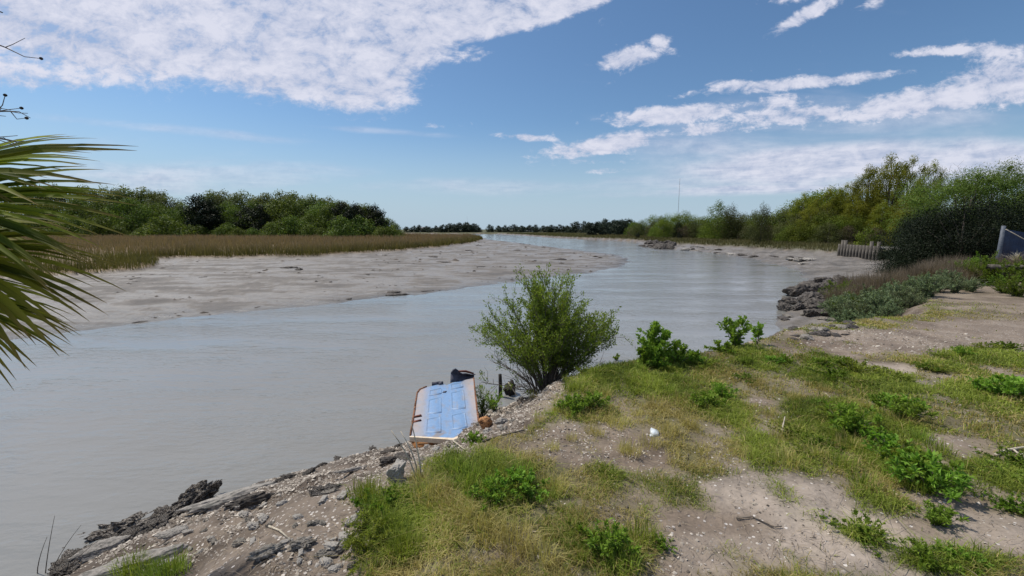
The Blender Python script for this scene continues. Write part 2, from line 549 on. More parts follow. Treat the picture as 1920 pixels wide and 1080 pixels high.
def simple_mat(name, c1, c2, scale=20, rough=.8, bstr=.4, bdist=.01, stretch=(1, 1, 1), detail=5, lo=.35, hi=.65, c3=None, spec=.3):
    m, t = mat_new(name)
    tc = t.n('ShaderNodeTexCoord')
    v = t.mapping(tc.outputs['Object'], sc=stretch)
    n = t.noise(v, scale, detail, .6)
    c = t.mix(t.maprange(n, lo, hi), c1, c2)
    if c3:
        n2 = t.noise(t.mapping(v, loc=(5, 3, 1)), scale * .35, 4, .6)
        c = t.mix(t.maprange(n2, .5, .62), c, c3)
    p = t.n('ShaderNodeBsdfPrincipled')
    t.put(p.inputs['Base Color'], c)
    p.inputs['Roughness'].default_value = rough
    p.inputs['Specular IOR Level'].default_value = spec
    if bstr:
        t.put(p.inputs['Normal'], bump(t, n, bstr, bdist))
    finish(t, p.outputs[0])
    return m


M = {}
M['bark'] = simple_mat('bark', (.05, .04, .03), (.13, .11, .09), 12, .9, .6, .03, (1, 1, .25))
M['twig'] = simple_mat('twig', (.10, .08, .065), (.20, .17, .14), 30, .9, .3, .002)
M['pale_twig'] = simple_mat('pale_twig', (.20, .18, .16), (.34, .32, .30), 10, .9, 0)
M['driftwood'] = simple_mat('driftwood', (.35, .30, .22), (.62, .56, .45), 30, .85, .4, .004, (1, 1, .2))
M['rock'] = simple_mat('rock', (.15, .13, .11), (.38, .35, .30), 7, .85, .7, .02, c3=(.09, .08, .065))
M['dark_rock'] = simple_mat('dark_rock', (.025, .021, .019), (.14, .122, .105), 5, .7, .8, .03)
M['oyster'] = simple_mat('oyster', (.045, .036, .03), (.50, .45, .39), 15, .85, 1.0, .05, lo=.46, hi=.60, detail=8)
M['concrete'] = simple_mat('concrete', (.22, .20, .18), (.40, .37, .33), 14, .9, .5, .008, c3=(.14, .135, .12))
M['pale_stone'] = simple_mat('pale_stone', (.24, .22, .20), (.46, .43, .38), 12, .85, .5, .01)
M['brick'] = simple_mat('brick', (.22, .11, .07), (.38, .22, .14), 25, .9, .4, .004, c3=(.20, .17, .15))
M['dark_wood'] = simple_mat('dark_wood', (.012, .010, .009), (.05, .042, .035), 14, .85, .6, .01, (1, 1, .3))
M['grey_wood'] = simple_mat('grey_wood', (.05, .044, .038), (.17, .152, .13), 10, .9, .5, .01, (1, 1, .2))
M['orange_wood'] = simple_mat('orange_wood', (.30, .12, .04), (.62, .34, .15), 14, .8, .5, .006, (1, 1, 1), c3=(.10, .04, .02))


def ground_mat():
    m, t = mat_new('ground')
    at = t.n('ShaderNodeAttribute', attribute_name='tone')
    wt = t.n('ShaderNodeAttribute', attribute_name='wet')
    sh = t.n('ShaderNodeAttribute', attribute_name='shell')
    mu = t.n('ShaderNodeAttribute', attribute_name='mudmask')
    g = t.n('ShaderNodeNewGeometry')
    pos = g.outputs['Position']
    nA = t.noise(pos, 28, 5, .65)
    nB = t.noise(pos, 5, 4, .6)
    nC = t.noise(t.mapping(pos, rot=(0, 0, R(-12)), sc=(.6, 1.6, 1)), 1.5, 9, .72, .4)
    c = at.outputs['Color']
    v = t.math('ADD', t.math('MULTIPLY', t.maprange(nA, .3, .7, -.5, .5), .38), t.math('MULTIPLY', t.maprange(nB, .3, .7, -.5, .5), .25))
    fine = t.math('ADD', 1.0, t.math('MULTIPLY', v, t.maprange(mu.outputs['Fac'], 0, 1, 1, .35)))
    c = t.mix(1.0, c, t.n('ShaderNodeCombineColor').outputs[0], 'MULTIPLY') if False else c
    sc = t.n('ShaderNodeVectorMath', operation='SCALE')
    t.put(sc.inputs[0], c); t.put(sc.inputs['Scale'], fine)
    c = sc.outputs[0]
    # shell and pebble specks
    vo = t.n('ShaderNodeTexVoronoi'); t.put(vo.inputs['Vector'], t.mapping(pos, sc=(1, 1, .3))); vo.inputs['Scale'].default_value = 42
    sepc = t.n('ShaderNodeSeparateColor'); t.put(sepc.inputs[0], vo.outputs['Color'])
    thr = t.maprange(sh.outputs['Fac'], 0, 1, 0.0, .42)
    sel = t.math('LESS_THAN', sepc.outputs[0], thr)
    dd = t.math('LESS_THAN', vo.outputs['Distance'], .38)
    sel = t.math('MULTIPLY', sel, dd)
    scol = t.mix(sepc.outputs[1], (.16, .13, .11), (.62, .57, .52))
    c = t.mix(sel, c, scol)
    # cracks and drainage marks of the mud
    streak = t.maprange(nC, .50, .64, 0, 1, True)
    c = t.mix(t.math('MULTIPLY', t.math('MULTIPLY', streak, mu.outputs['Fac']), .45), c, (.13, .115, .10))
    p = t.n('ShaderNodeBsdfPrincipled')
    t.put(p.inputs['Base Color'], c)
    rg = t.math('SUBTRACT', .92, t.math('MULTIPLY', wt.outputs['Fac'], .62))
    rg = t.math('ADD', rg, t.maprange(nC, .3, .7, -.08, .12), True)
    t.put(p.inputs['Roughness'], rg)
    p.inputs['Specular IOR Level'].default_value = .4
    hh = t.math('ADD', t.math('MULTIPLY', nA, .35), t.math('MULTIPLY', nB, .6))
    hh = t.math('ADD', hh, t.math('MULTIPLY', sel, .25))
    b1 = t.n('ShaderNodeBump'); b1.inputs['Strength'].default_value = .8; b1.inputs['Distance'].default_value = .03
    t.put(b1.inputs['Height'], hh)
    b2 = t.n('ShaderNodeBump'); b2.inputs['Distance'].default_value = .16
    t.put(b2.inputs['Strength'], t.math('MULTIPLY', mu.outputs['Fac'], .8))
    t.put(b2.inputs['Height'], nC); t.put(b2.inputs['Normal'], b1.outputs[0])
    t.put(p.inputs['Normal'], b2.outputs[0])
    finish(t, p.outputs[0])
    return m


M['ground'] = ground_mat()


def water_mat():
    m, t = mat_new('river_water')
    g = t.n('ShaderNodeNewGeometry')
    pos = g.outputs['Position']
    n1 = t.noise(t.mapping(pos, rot=(0, 0, R(25)), sc=(1, 2.4, 1)), 2.3, 3, .5, .2)
    n2 = t.noise(t.mapping(pos, rot=(0, 0, R(-20)), sc=(1, 2.2, 1)), 7.5, 3, .5, .1)
    n3 = t.noise(pos, .18, 3, .5)
    big = t.noise(pos, .09, 3, .6)
    c = t.mix(t.maprange(big, .35, .65), (.205, .202, .188), (.250, .250, .238))
    p = t.n('ShaderNodeBsdfPrincipled')
    t.put(p.inputs['Base Color'], c)
    t.put(p.inputs['Roughness'], t.maprange(n3, .35, .65, .05, .14))
    p.inputs['IOR'].default_value = 1.33
    amt = t.maprange(t.noise(t.mapping(pos, rot=(0, 0, R(20)), sc=(.35, 1.2, 1)), .5, 4, .6), .38, .62, .3, 1.5)
    h = t.math('MULTIPLY', t.math('ADD', n1, t.math('MULTIPLY', n2, .45)), amt)
    t.put(p.inputs['Normal'], bump(t, h, .42, .050))
    finish(t, p.outputs[0])
    return m


M['water'] = water_mat()

# ------------------------------------------------------------------ ground sheet (polar grid round the viewpoint)
fa = np.arange(-64, 64.01, .2)
ra = np.arange(67, 293.1, 3.0)
ang = np.radians(np.concatenate([fa, ra]))
rad = [0.35]
while rad[-1] < 45: rad.append(rad[-1] * 1.0125)
while rad[-1] < 9000: rad.append(rad[-1] * 1.035)
rad = np.array(rad)
A_, R_ = np.meshgrid(ang, rad, indexing='xy')
X = (R_ * np.sin(A_)); Y = (R_ * np.cos(A_))
g, lu, sand, bare, (h, dL, dM, dG, rise, mw) = cover_maps(X, Y)
far = np.hypot(X, Y)
h = np.where(far > 700, np.maximum(h, .3), h)
nf = fbm(X * 2.2, Y * 2.2, 81, 4)[..., None]
nm = fbm(X * .45, Y * 1.0, 82, 5)[..., None]


def rgb(*c):
    return np.array(c, float)


dirt = rgb(.135, .100, .072) * (1 - ss(nf, .25, .75)) + rgb(.27, .215, .165) * ss(nf, .25, .75)
sandc = rgb(.36, .30, .245) * (1 - ss(nf, .35, .7) * .38)
shellc = rgb(.075, .056, .042) * (1 - ss(nf, .3, .7)) + rgb(.20, .16, .125) * ss(nf, .3, .7)
slope_side = ss(sdf(X, Y, GEDGE) + (fbm(X * 3.5, Y * 3.5, 61, 4) - .5) * .7, -.12, .15) * (far < 9)
gcol = rgb(.115, .115, .045) * (1 - lu[..., None]) + rgb(.055, .075, .02) * lu[..., None]
nm2 = (fbm(X * .9 + 3, Y * 3.2, 84, 5))[..., None]; nm = ss(nm * .55 + nm2 * .45, .30, .68)
mudc = rgb(.120, .108, .096) * (1 - nm) + rgb(.268, .236, .200) * nm
marsh = rgb(.15, .105, .06) * (1 - nm) + rgb(.22, .16, .09) * nm
col = dirt
k = np.clip(sand, 0, 1)[..., None]; col = col * (1 - k) + sandc * k
k = np.maximum(ss(1 - rise, .02, .35), slope_side)[..., None]; col = col * (1 - k) + shellc * k
k = (g * .72)[..., None]; col = col * (1 - k) + gcol * k
mudL = np.clip(ss(mw, .6, 1.6) * (1 - ss(rise, .0, .35)), 0, 1)
onM = (dM > -3) & (dL < 0)
mudm = np.where(dL > -.4, mudL, 0)
mudm = np.where(onM, 1 - ss(dG, -.3, .6), mudm)
k = mudm[..., None]; col = col * (1 - k) + mudc * k
k = (np.where(onM, ss(dG, -.3, .6), 0) * 1.0)[..., None]; col = col * (1 - k) + marsh * k
farland = (ss(far, 30, 50) * (dL > 0) * ss(rise, .1, .9))[..., None]
col = col * (1 - farland) + rgb(.085, .085, .035) * farland
edge = np.where(onM, np.exp(-np.abs(dM) / .9), np.exp(-np.abs(dL) / .25))
wet = np.clip(np.where(mudm > .3, .35 + .55 * ss(nm[..., 0], .42, .7), 0) + edge * .6, 0, 1)
col = col * (1 - .35 * np.clip(edge, 0, 1))[..., None]
shell = np.where((dL > 0) & (far < 25), np.clip(.12 + .6 * np.maximum(slope_side, ss(1 - rise, .02, .3)) + .5 * bare * (1 - sand), 0, 1) * (1 - mudL) * (.4 + .9 * ss(nf[..., 0], .35, .6)), 0)
shell = np.where(onM, 0, shell)
nr, na = X.shape
V = np.stack([X, Y, h], -1).reshape(-1, 3)
V = np.vstack([V, [[0, 0, H1(0, 0)]]])
i, j = np.meshgrid(np.arange(nr - 1), np.arange(na), indexing='ij')
a = i * na + j; b = i * na + (j + 1) % na
Fq = np.stack([a, a + na, b + na, b], -1).reshape(-1, 4)
jj = np.arange(na)
Ft = np.stack([np.full(na, nr * na), jj, (jj + 1) % na], -1)
colv = np.concatenate([col.reshape(-1, 3), [[.25, .2, .16]]]); colv = np.hstack([colv, np.ones((len(colv), 1))])
ground = mesh_np('ground', V, [Ft, Fq], M['ground'], None,
                 {'tone': ('FLOAT_COLOR', colv), 'wet': ('FLOAT', np.append(wet.ravel(), 0)), 'shell': ('FLOAT', np.append(shell.ravel(), 0)), 'mudmask': ('FLOAT', np.append(mudm.ravel(), 0))}, True)
tag(ground, 'grassy bank, shelly slope, tidal mud flats and marsh ground around the river', None, None, 'structure')

wr = np.array([0.0, 6000])
th = np.linspace(0, 2 * math.pi, 97)[:-1]
WV = np.vstack([[0, 0, 0], np.stack([9000 * np.cos(th), 9000 * np.sin(th), 0 * th], -1)])
WF = np.stack([np.zeros(96, int), np.arange(96) + 1, (np.arange(96) + 1) % 96 + 1], -1)
water = mesh_np('river_water', WV, WF, M['water'])
tag(water, 'muddy grey tidal river curving between mud flats', None, None, 'structure')

# ------------------------------------------------------------------ foliage builders
def rand_unit(n, r=rng):
    v = r.normal(size=(n, 3))
    return v / np.linalg.norm(v, axis=1)[:, None]


def norm(v):
    return v / (np.linalg.norm(v, axis=1)[:, None] + 1e-9)


def leaf_quads(P, N_, A_, L, W_, tint, fold=.15):
    """diamond leaves: base P, axis A_, normal N_"""
    n = len(P)
    A_ = norm(A_); B = norm(np.cross(N_, A_)); Nn = np.cross(A_, B)
    L = np.broadcast_to(L, (n,))[:, None]; W_ = np.broadcast_to(W_, (n,))[:, None]
    v0 = P; v2 = P + A_ * L
    mid = P + A_ * L * .5 + Nn * L * fold * .4
    v1 = mid + B * W_ * .5; v3 = mid - B * W_ * .5
    V = np.stack([v0, v1, v2, v3], 1).reshape(-1, 3)
    Fq = np.arange(4 * n).reshape(-1, 4)
    return V, Fq, np.repeat(tint, 4)


def blob_leaves(blobs_, n, L, W_, r, up=.35, shell=.4, droop=0.0, jit=.35):
    """blobs_: (x,y,z,rx,ry,rz)"""
    Bl = np.array(blobs_, float)
    wgt = (Bl[:, 3] * Bl[:, 4] * Bl[:, 5]) ** (2 / 3)
    idx = r.choice(len(Bl), n, p=wgt / wgt.sum())
    d = rand_unit(n, r)
    q = r.random(n) ** shell
    # ragged surface
    q = q * (1 + jit * (fbm(d[:, 0] * 2.5 + idx * 3.1, d[:, 1] * 2.5 + d[:, 2] * 2.2, 5, 2) - .5) * 2)
    P = Bl[idx, :3] + d * q[:, None] * Bl[idx, 3:]
    N_ = norm(d * 1.0 + rand_unit(n, r) * .6 + np.array([0, 0, up]))
    A_ = norm(np.cross(N_, rand_unit(n, r)) + d * .3 - np.array([0, 0, droop]))
    bt = r.random(len(Bl))
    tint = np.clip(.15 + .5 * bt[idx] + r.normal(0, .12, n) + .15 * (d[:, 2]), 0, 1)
    LL = L * r.uniform(.6, 1.3, n)
    return leaf_quads(P, N_, A_, LL, W_ / L * LL, tint)


def limb_tube(mb, p0, p1, r0, r1, r, k=5, bend=.12, n=5):
    p0 = np.array(p0, float); p1 = np.array(p1, float)
    t = np.linspace(0, 1, n)[:, None]
    L = np.linalg.norm(p1 - p0)
    off = r.normal(0, bend * L, 3)
    P = p0 + (p1 - p0) * t + off * (t * (1 - t)) * 2 + np.array([0, 0, .12 * L]) * (t * (1 - t))
    mb.tube(P, r0 + (r1 - r0) * t[:, 0], k)
    return P


def make_tree(kind, mats, H, W, n, L, Wl, seed, blobs_n=16, zlo=.3, prof='round', shell=.45, trunkr=.14, lean=(0, 0), droop=0, up=.35, bs=1.0, multi=1):
    """an Empty with a trunk mesh (with limbs) and a crown mesh, base at the origin"""
    r = np.random.default_rng(seed)
    root = empty(kind)
    bl = []
    for i in range(blobs_n):
        u = (i + r.random()) / blobs_n
        z = H * (zlo + (1 - zlo) * u * .93)
        uu = (z / H - zlo) / (1 - zlo)
        if prof == 'round':
            e = math.sqrt(max(.05, 1 - (uu * 1.02 - .35) ** 2 / .5))
        elif prof == 'cone':
            e = max(.08, 1.02 - uu) ** .8
        elif prof == 'umbrella':
            e = .35 + .75 * math.sin(min(1, uu) * math.pi * .8)
        else:
            e = 1 - .5 * uu
        th_ = i * 2.4 + r.random()
        rr = W * .5 * e * r.uniform(.35, .85)
        s = W * .5 * bs * (.36 + .25 * r.random()) * (.55 + .5 * e)
        bl.append((rr * math.cos(th_) + lean[0] * z, rr * math.sin(th_) + lean[1] * z, z - s * .4, s, s, s * (.62 if prof != 'cone' else .5)))
    # top
    bl.append((lean[0] * H, lean[1] * H, H - W * .1 * bs, W * .17 * bs, W * .17 * bs, W * .13 * bs))
    mb = MB()
    for t_ in range(multi):
        bx, by = (r.normal(0, .12 * W, 2) if multi > 1 else (0, 0))
        top = (lean[0] * H * .7 + bx * 1.5, lean[1] * H * .7 + by * 1.5, H * .72)
        P = limb_tube(mb, (bx * .4, by * .4, -.15), top, trunkr / math.sqrt(multi), trunkr * .3, r, 7, .04, 7)
        for b_ in bl[t_::multi]:
            k = int(np.clip((b_[2] / H) * 6 - 1.5, 1, 5))
            limb_tube(mb, P[k], (b_[0] * .9, b_[1] * .9, b_[2]), trunkr * .4, trunkr * .1, r, 4, .1, 4)
    mb.build('trunk', mats[0], root, True)
    V, Fq, tint = blob_leaves(bl, n, L, Wl, r, up, shell, droop)
    mesh_np('crown', V, Fq, mats[1], root, {'tint': ('FLOAT', tint)})
    root['_h'] = H
    return root


LM = {
    'fresh': leaf_mat('fresh_leaves', (.042, .070, .012), (.165, .215, .045), .3),
    'pale': leaf_mat('pale_leaves', (.055, .074, .022), (.20, .23, .085), .3),
    'dark': leaf_mat('dark_evergreen_leaves', (.005, .009, .004), (.020, .030, .010), .08),
    'pine': leaf_mat('far_pine_needles', (.018, .030, .020), (.050, .066, .042), .12),
    'bright': leaf_mat('bright_leaves', (.055, .085, .012), (.19, .235, .035), .33),
    'yellow': leaf_mat('yellow_olive_leaves', (.085, .105, .012), (.31, .32, .045), .42),
    'olive': leaf_mat('olive_leaves', (.040, .050, .016), (.125, .135, .045), .28),
    'brown': leaf_mat('brown_twiggy_leaves', (.06, .05, .03), (.14, .115, .07), .2),
    'bush': leaf_mat('bush_leaves', (.070, .130, .018), (.29, .42, .065), .32),
    'weed': leaf_mat('weed_leaves', (.075, .140, .016), (.25, .38, .055), .32),
    'sage': leaf_mat('sage_leaves', (.070, .105, .045), (.25, .31, .17), .2),
    'green_shrub': leaf_mat('green_shrub_leaves', (.06, .10, .012), (.17, .25, .03), .3),
}


def ztop(D, py):
    return CAMZ + (430 - py) * D / F


def place(root, px, D, pytop, label, cat, group, first, wf=1.0, zb=None, py_base=None):
    """copy (or move, when first) a tree so its top reaches pytop at distance D"""
    o = root if first else copy_tree(root)
    x = (px - 960) / F * D / 1.0094
    zg = H1(x, D)
    zg = max(zg, .2) - .1
    s = (ztop(D, pytop) - zg) / root['_h']
    o.location = (x, D, zg)
    o.scale = (s * wf, s * wf, s)
    o.rotation_euler = (0, 0, random.uniform(0, 6.28))
    tag(o, label, cat, group)
    return o


class Kind:
    def __init__(s, protos, label, cat, group):
        s.p = protos; s.used = [False] * len(protos); s.label, s.cat, s.group = label, cat, group; s.i = 0

    def put(s, px, D, top, label=None, wf=1.0, v=None):
        k = s.i % len(s.p) if v is None else v
        s.i += 1
        o = place(s.p[k], px, D, top, label or s.label, s.cat, s.group, not s.used[k], wf)
        s.used[k] = True
        return o


K = {}
bk = M['bark']
K['tall'] = Kind([make_tree('deciduous_tree', (bk, LM['pale']), 12, 11, 9000, .36, .26, 100 + i, 24, .2, 'round', .5, .22, bs=.85) for i in range(3)],
                 'tall pale green deciduous tree in the wood across the marsh', 'tree', 'pale trees of the wood behind the left marsh')
K['fresh'] = Kind([make_tree('leafy_tree', (bk, LM['fresh']), 9, 10, 8000, .34, .25, 110 + i, 18, .06, 'round', .45, .18) for i in range(3)],
                  'fresh green rounded tree in the wood across the marsh', 'tree', 'green trees of the wood behind the left marsh')
K['cedar'] = Kind([make_tree('cedar_tree', (bk, LM['dark']), 9, 7.5, 8000, .32, .22, 120 + i, 18, .03, 'round', .5, .2) for i in range(2)],
                  'dark evergreen cedar standing among the lighter trees across the marsh', 'tree', 'dark cedars of the wood behind the left marsh')
K['shrub'] = Kind([make_tree('wax_myrtle', (bk, LM['fresh']), 4, 6.5, 3600, .28, .2, 130 + i, 12, .02, 'round', .45, .08, multi=3) for i in range(2)],
                  'low green shrub at the foot of the wood behind the brown marsh grass', 'shrub', 'shrubs along the front of the left wood')
K['pine'] = Kind([make_tree('pine_tree', (bk, LM['pine']), 8, 7.5, 1600, .6, .42, 140 + i, 12, .05, 'round', .5, .2) for i in range(3)],
                 'small dark tree in the low tree line on the horizon', 'tree', 'dark trees of the distant tree line')
K['rfresh'] = Kind([make_tree('leafy_tree', (bk, LM['bright']), 7, 8.5, 10000, .20, .14, 150 + i, 18, .04, 'round', .45, .13) for i in range(3)],
                   'bright green rounded tree on the far right river bank', 'tree', 'bright green trees of the right bank')
K['rolive'] = Kind([make_tree('olive_green_tree', (bk, LM['olive']), 6, 7.5, 9000, .19, .12, 160 + i, 16, .04, 'round', .45, .12) for i in range(3)],
                   'dull olive green tree in the thicket on the right bank', 'tree', 'olive green trees of the right bank')
K['rbrown'] = Kind([make_tree('twiggy_shrub', (bk, LM['brown']), 3.5, 4.6, 5000, .16, .07, 170 + i, 12, .03, 'round', .55, .06, multi=3) for i in range(2)],
                   'brownish twiggy shrub at the edge of the right bank', 'shrub', 'brown shrubs of the right bank')
K['yellow'] = Kind([make_tree('oak_tree', (bk, LM['yellow']), 9.5, 8.5, 26000, .15, .10, 180 + i, 34, .1, 'round', .55, .2, lean=(.05, 0), bs=.62) for i in range(3)],
                   'yellow olive flowering oak on the right bank', 'tree', 'yellow olive oaks of the right bank')
K['rdark'] = Kind([make_tree('dark_cedar', (bk, LM['dark']), 5.5, 6.6, 46000, .09, .055, 190 + i, 26, .0, 'round', .5, .16) for i in range(2)],
                  'broad black green cedar with branches to the ground on the right bank', 'tree', 'dark cedars of the right bank')

# left wood, back row then front
LT = [(60, 345), (110, 350), (165, 352), (205, 351), (240, 350), (275, 357), (310, 362), (345, 380), (400, 362), (425, 360), (460, 362), (500, 366), (530, 361), (555, 362), (590, 367), (620, 372), (650, 380), (677, 384), (700, 392)]
for px, top in LT:
    K['tall'].put(px, random.uniform(122, 134), top - 1 + random.uniform(-2, 2), wf=random.uniform(.85, 1.1))
for px, top in [(90, 375), (150, 372), (190, 378), (250, 372), (300, 380), (330, 390), (352, 392), (430, 380), (520, 374), (548, 372), (575, 375), (605, 378), (628, 380), (690, 385), (712, 402), (728, 410), (742, 420), (480, 378), (410, 400), (585, 398)]:
    K['fresh'].put(px, random.uniform(110, 120), top + random.uniform(-2, 2), wf=random.uniform(.8, 1.0))
for px, top, lb in [(376, 367, 'tallest dark evergreen cedar, standing alone left of the paler tree crowns across the marsh'), (395, 376, None), (465, 388, None), (490, 384, 'wide dark cedar in the middle of the wood across the marsh'), (645, 380, None), (668, 383, 'large dark cedar near the right end of the wood across the marsh'), (655, 398, None), (705, 385, None)]:
    K['cedar'].put(px, random.uniform(106, 112), top, lb, wf=.9)
for px in range(20, 756, 24):
    K['shrub'].put(px + random.uniform(-8, 8), random.uniform(99, 106), random.choice([412, 418, 422, 425, 427, 405]) if px < 690 else 424, wf=random.uniform(.8, 1.1))
# distant tree line
for i, px in enumerate(np.arange(764, 1190, 6.2)):
    D = 320 - max(0, px - 1000) * .62
    top = [424, 426, 422, 425, 421, 427, 423][i % 7] - (4 if 840 < px < 900 else 0) - (6 if px > 1080 else 0) - (4 if px > 1130 else 0)
    if px < 830: top += 1
    if 905 < px < 918 or 1082 < px < 1092: continue
    K['pine'].put(px + random.uniform(-3, 3), D + random.uniform(-12, 12), top, wf=random.uniform(1.0, 1.7))
for px, top in [(1105, 419), (1118, 417), (1135, 420), (1160, 415), (1172, 416)]:
    K['pine'].put(px, 150, top, wf=1.1)

# right bank
D_of = lambda px: float(np.interp(px, [1180, 1240, 1300, 1400, 1480, 1560, 1640, 1740], [135, 112, 98, 80, 68, 62, 60, 58]))
tops = lambda px: float(np.interp(px, [1180, 1200, 1240, 1290, 1320, 1360, 1420, 1470, 1520, 1560, 1620], [413, 408, 402, 398, 402, 400, 398, 392, 362, 352, 330]))
for px in np.arange(1190, 1560, 16):
    K['rfresh' if random.random() < .65 else 'rolive'].put(px + random.uniform(-6, 6), D_of(px) + random.uniform(2, 10), tops(px) + random.uniform(-3, 5), wf=random.uniform(.85, 1.15))
for px in np.arange(1185, 1600, 15):
    K[random.choice(['rfresh', 'rolive', 'rolive', 'rbrown'])].put(px + random.uniform(-6, 6), D_of(px) - random.uniform(2, 6), 430 - (430 - tops(px)) * random.uniform(.15, .62), wf=random.uniform(.8, 1.1))
K['rfresh'].put(1345, 82, 376, 'pale green tree standing taller than the thicket along the right bank', wf=.55)
K['rolive'].put(1372, 80, 384, 'airy green tree beside the tallest tree of the low thicket', wf=.5)
K['rfresh'].put(1245, 98, 410, 'yellow green round tree near the start of the right thicket', wf=.8)
K['rdark'].put(1272, 96, 414, 'narrow dark cedar at the edge of the right thicket', wf=.45)
K['rdark'].put(1275, 92, 436, 'small round dark shrub on the marsh edge of the right bank', wf=.8)
K['rdark'].put(1196, 110, 437, 'tiny dark shrub on the green marsh strip of the right bank', wf=.9)
K['rolive'].put(1427, 62, 383, 'thin tree top rising above the right thicket', wf=.4)
for px, D, top, wf in [(1505, 64, 362, .7), (1545, 62, 354, .7), (1520, 60, 384, .8), (1583, 62, 346, .7), (1622, 58, 314, .62), (1662, 57, 294, .62), (1692, 58, 298, .5), (1733, 54, 306, .42), (1605, 58, 368, .7), (1705, 50, 356, .8), (1650, 55, 378, .8)]:
    K['yellow'].put(px, D, top, wf=wf)
for px, D, top, wf in [(1500, 60, 412, 1), (1535, 59, 402, 1), (1570, 58, 405, 1), (1480, 62, 422, 1), (1608, 57, 400, .9)]:
    K['rfresh'].put(px, D, top, wf=wf)
for px, D, top, wf in [(1590, 55, 422, .9), (1555, 57, 434, .9), (1640, 50, 425, .8)]:
    K['rbrown'].put(px, D, top, wf=wf)
K['rdark'].put(1600, 56, 441, wf=.8)
DKL = ['black green cedar at the left end of the dark clump on the right bank', 'black green cedar in the middle of the dark clump on the right bank', 'black green cedar above the dry grass at the centre of the dark clump',
       'black green cedar at the right of the dark clump beside the blue cover', 'tall dark cedar behind the blue cover at the right edge']
for (px, D, top, wf), lb in zip([(1718, 26, 402, .8), (1752, 24, 385, .9), (1805, 22.5, 376, .95), (1850, 24, 366, .85), (1915, 24, 362, .75)], DKL):
    K['rdark'].put(px, D, top, lb, wf=wf)
K['rdark'].put(1990, 24, 350, wf=.9)
K['rdark'].put(1745, 30, 404, wf=1.0)
K['rdark'].put(1880, 30, 380, wf=1.2)
# green tree leaning right above the dark clump
windy = make_tree('green_tree', (bk, LM['fresh']), 7.5, 8.0, 52000, .10, .06, 301, 30, .22, 'umbrella', .75, .16, lean=(.10, 0), bs=.82)
o = place(windy, 1800, 27, 316, 'dark green broad tree leaning right above the black cedars', 'tree', None, True, 1.0)
o.rotation_euler = (0, 0, 0)
windy2 = copy_tree(windy)
windy2.location = ((1868 - 960) / F * 27, 27.5, 1.2); windy2.scale = (.74, .74, .82)
tag(windy2, 'windswept dark green tree top rising at the right edge of the clump', 'tree')


def bare_tree(H, seed, mat):
    r = np.random.default_rng(seed)
    root = empty('bare_tree')
    mb = MB()
    def grow(p, d, L, rad_, depth):
        d = d / np.linalg.norm(d)
        n = 4
        pts = [p]
        for i_ in range(n):
            d = d + r.normal(0, .10, 3) + np.array([.05, 0, .03]); d /= np.linalg.norm(d)
            pts.append(pts[-1] + d * L / n)
        mb.tube(pts, np.linspace(rad_, rad_ * .55, n + 1), 4 if depth > 1 else 6, False)
        if depth < 5:
            for c_ in range(3 if depth < 4 else 2):
                ax = r.normal(0, .42, 3)
                grow(pts[-1 if c_ < 2 else 2], d + ax, L * r.uniform(.62, .82), rad_ * .55, depth + 1)
    grow(np.array([0, 0, -.2]), np.array([0, 0, 1.0]), H * .34, .12, 0)
    mb.build('branches', mat, root)
    root['_h'] = H
    return root


bt = bare_tree(8.5, 5, M['pale_twig'])
K['bare'] = Kind([bt], 'leafless grey tree above the right thicket', 'tree', 'leafless trees of the right bank')
K['bare'].put(1790, 33, 296, 'leafless grey tree rising behind the dark green clump on the right', wf=1.3).rotation_euler = (0, 0, 0)
K['bare'].put(1840, 34, 312, 'second leafless tree right of the taller leafless one', wf=1.2)

# ------------------------------------------------------------------ grasses (blades)
def blades(P, Hh, Wd, r, lean=.35, curve=.5, dirs=None):
    """P (n,3): each blade 3 levels -> 2 quads"""
    n = len(P)
    th_ = r.random(n) * 2 * math.pi
    D = np.stack([np.cos(th_), np.sin(th_), np.zeros(n)], -1)
    if dirs is not None: D = norm(D * .8 + dirs)
    side = np.stack([-D[:, 1], D[:, 0], np.zeros(n)], -1)
    s2 = r.random(n) * 2 * math.pi
    side = norm(side + .6 * np.stack([np.cos(s2), np.sin(s2), 0 * s2], -1))
    Hh = Hh[:, None]; Wd = Wd[:, None]
    ln = np.abs(r.normal(0, lean, n))[:, None]
    up = np.array([0, 0, 1.0])
    m = P + up * Hh * .55 + D * Hh * ln * .35
    t_ = P + up * Hh * (1 - curve * np.clip(ln, 0, 1) * .6) + D * Hh * ln * 1.0
    V = np.stack([P - side * Wd * .5, P + side * Wd * .5, m + side * Wd * .4, m - side * Wd * .4, t_ + side * Wd * .06, t_ - side * Wd * .06], 1)
    b = (np.arange(n) * 6)[:, None]
    Fq = np.concatenate([b + np.array([[0, 1, 2, 3]]), b + np.array([[3, 2, 4, 5]])])
    along = np.tile(np.array([0, 0, .5, .5, 1, 1.0]), n)
    return V.reshape(-1, 3), Fq, along


M['lawn'] = leaf_mat('green_grass_blades', (.090, .130, .020), (.36, .44, .080), .32)
M['drygrass'] = leaf_mat('dry_grass_blades', (.28, .235, .075), (.52, .46, .19), .3)
M['marsh'] = leaf_mat('marsh_grass_blades', (.055, .062, .016), (.17, .16, .045), .25, tip=(.25, .175, .12))
M['bankgrass'] = leaf_mat('bank_grass_blades', (.045, .050, .018), (.13, .12, .05), .25, tip=(.12, .105, .05))
M['browngrass'] = leaf_mat('brown_grass_blades', (.07, .06, .035), (.17, .14, .09), .25, tip=(.20, .155, .12))


def scatter_near(n, seed):
    """points on the near bank, denser close by"""
    r = np.random.default_rng(seed)
    a_ = np.radians(r.uniform(-50, 58, n))
    d = 1.3 + 15 * r.random(n) ** 1.25
    return d * np.sin(a_), d * np.cos(a_), r


def ground_z(x, y):
    return height(x, y)


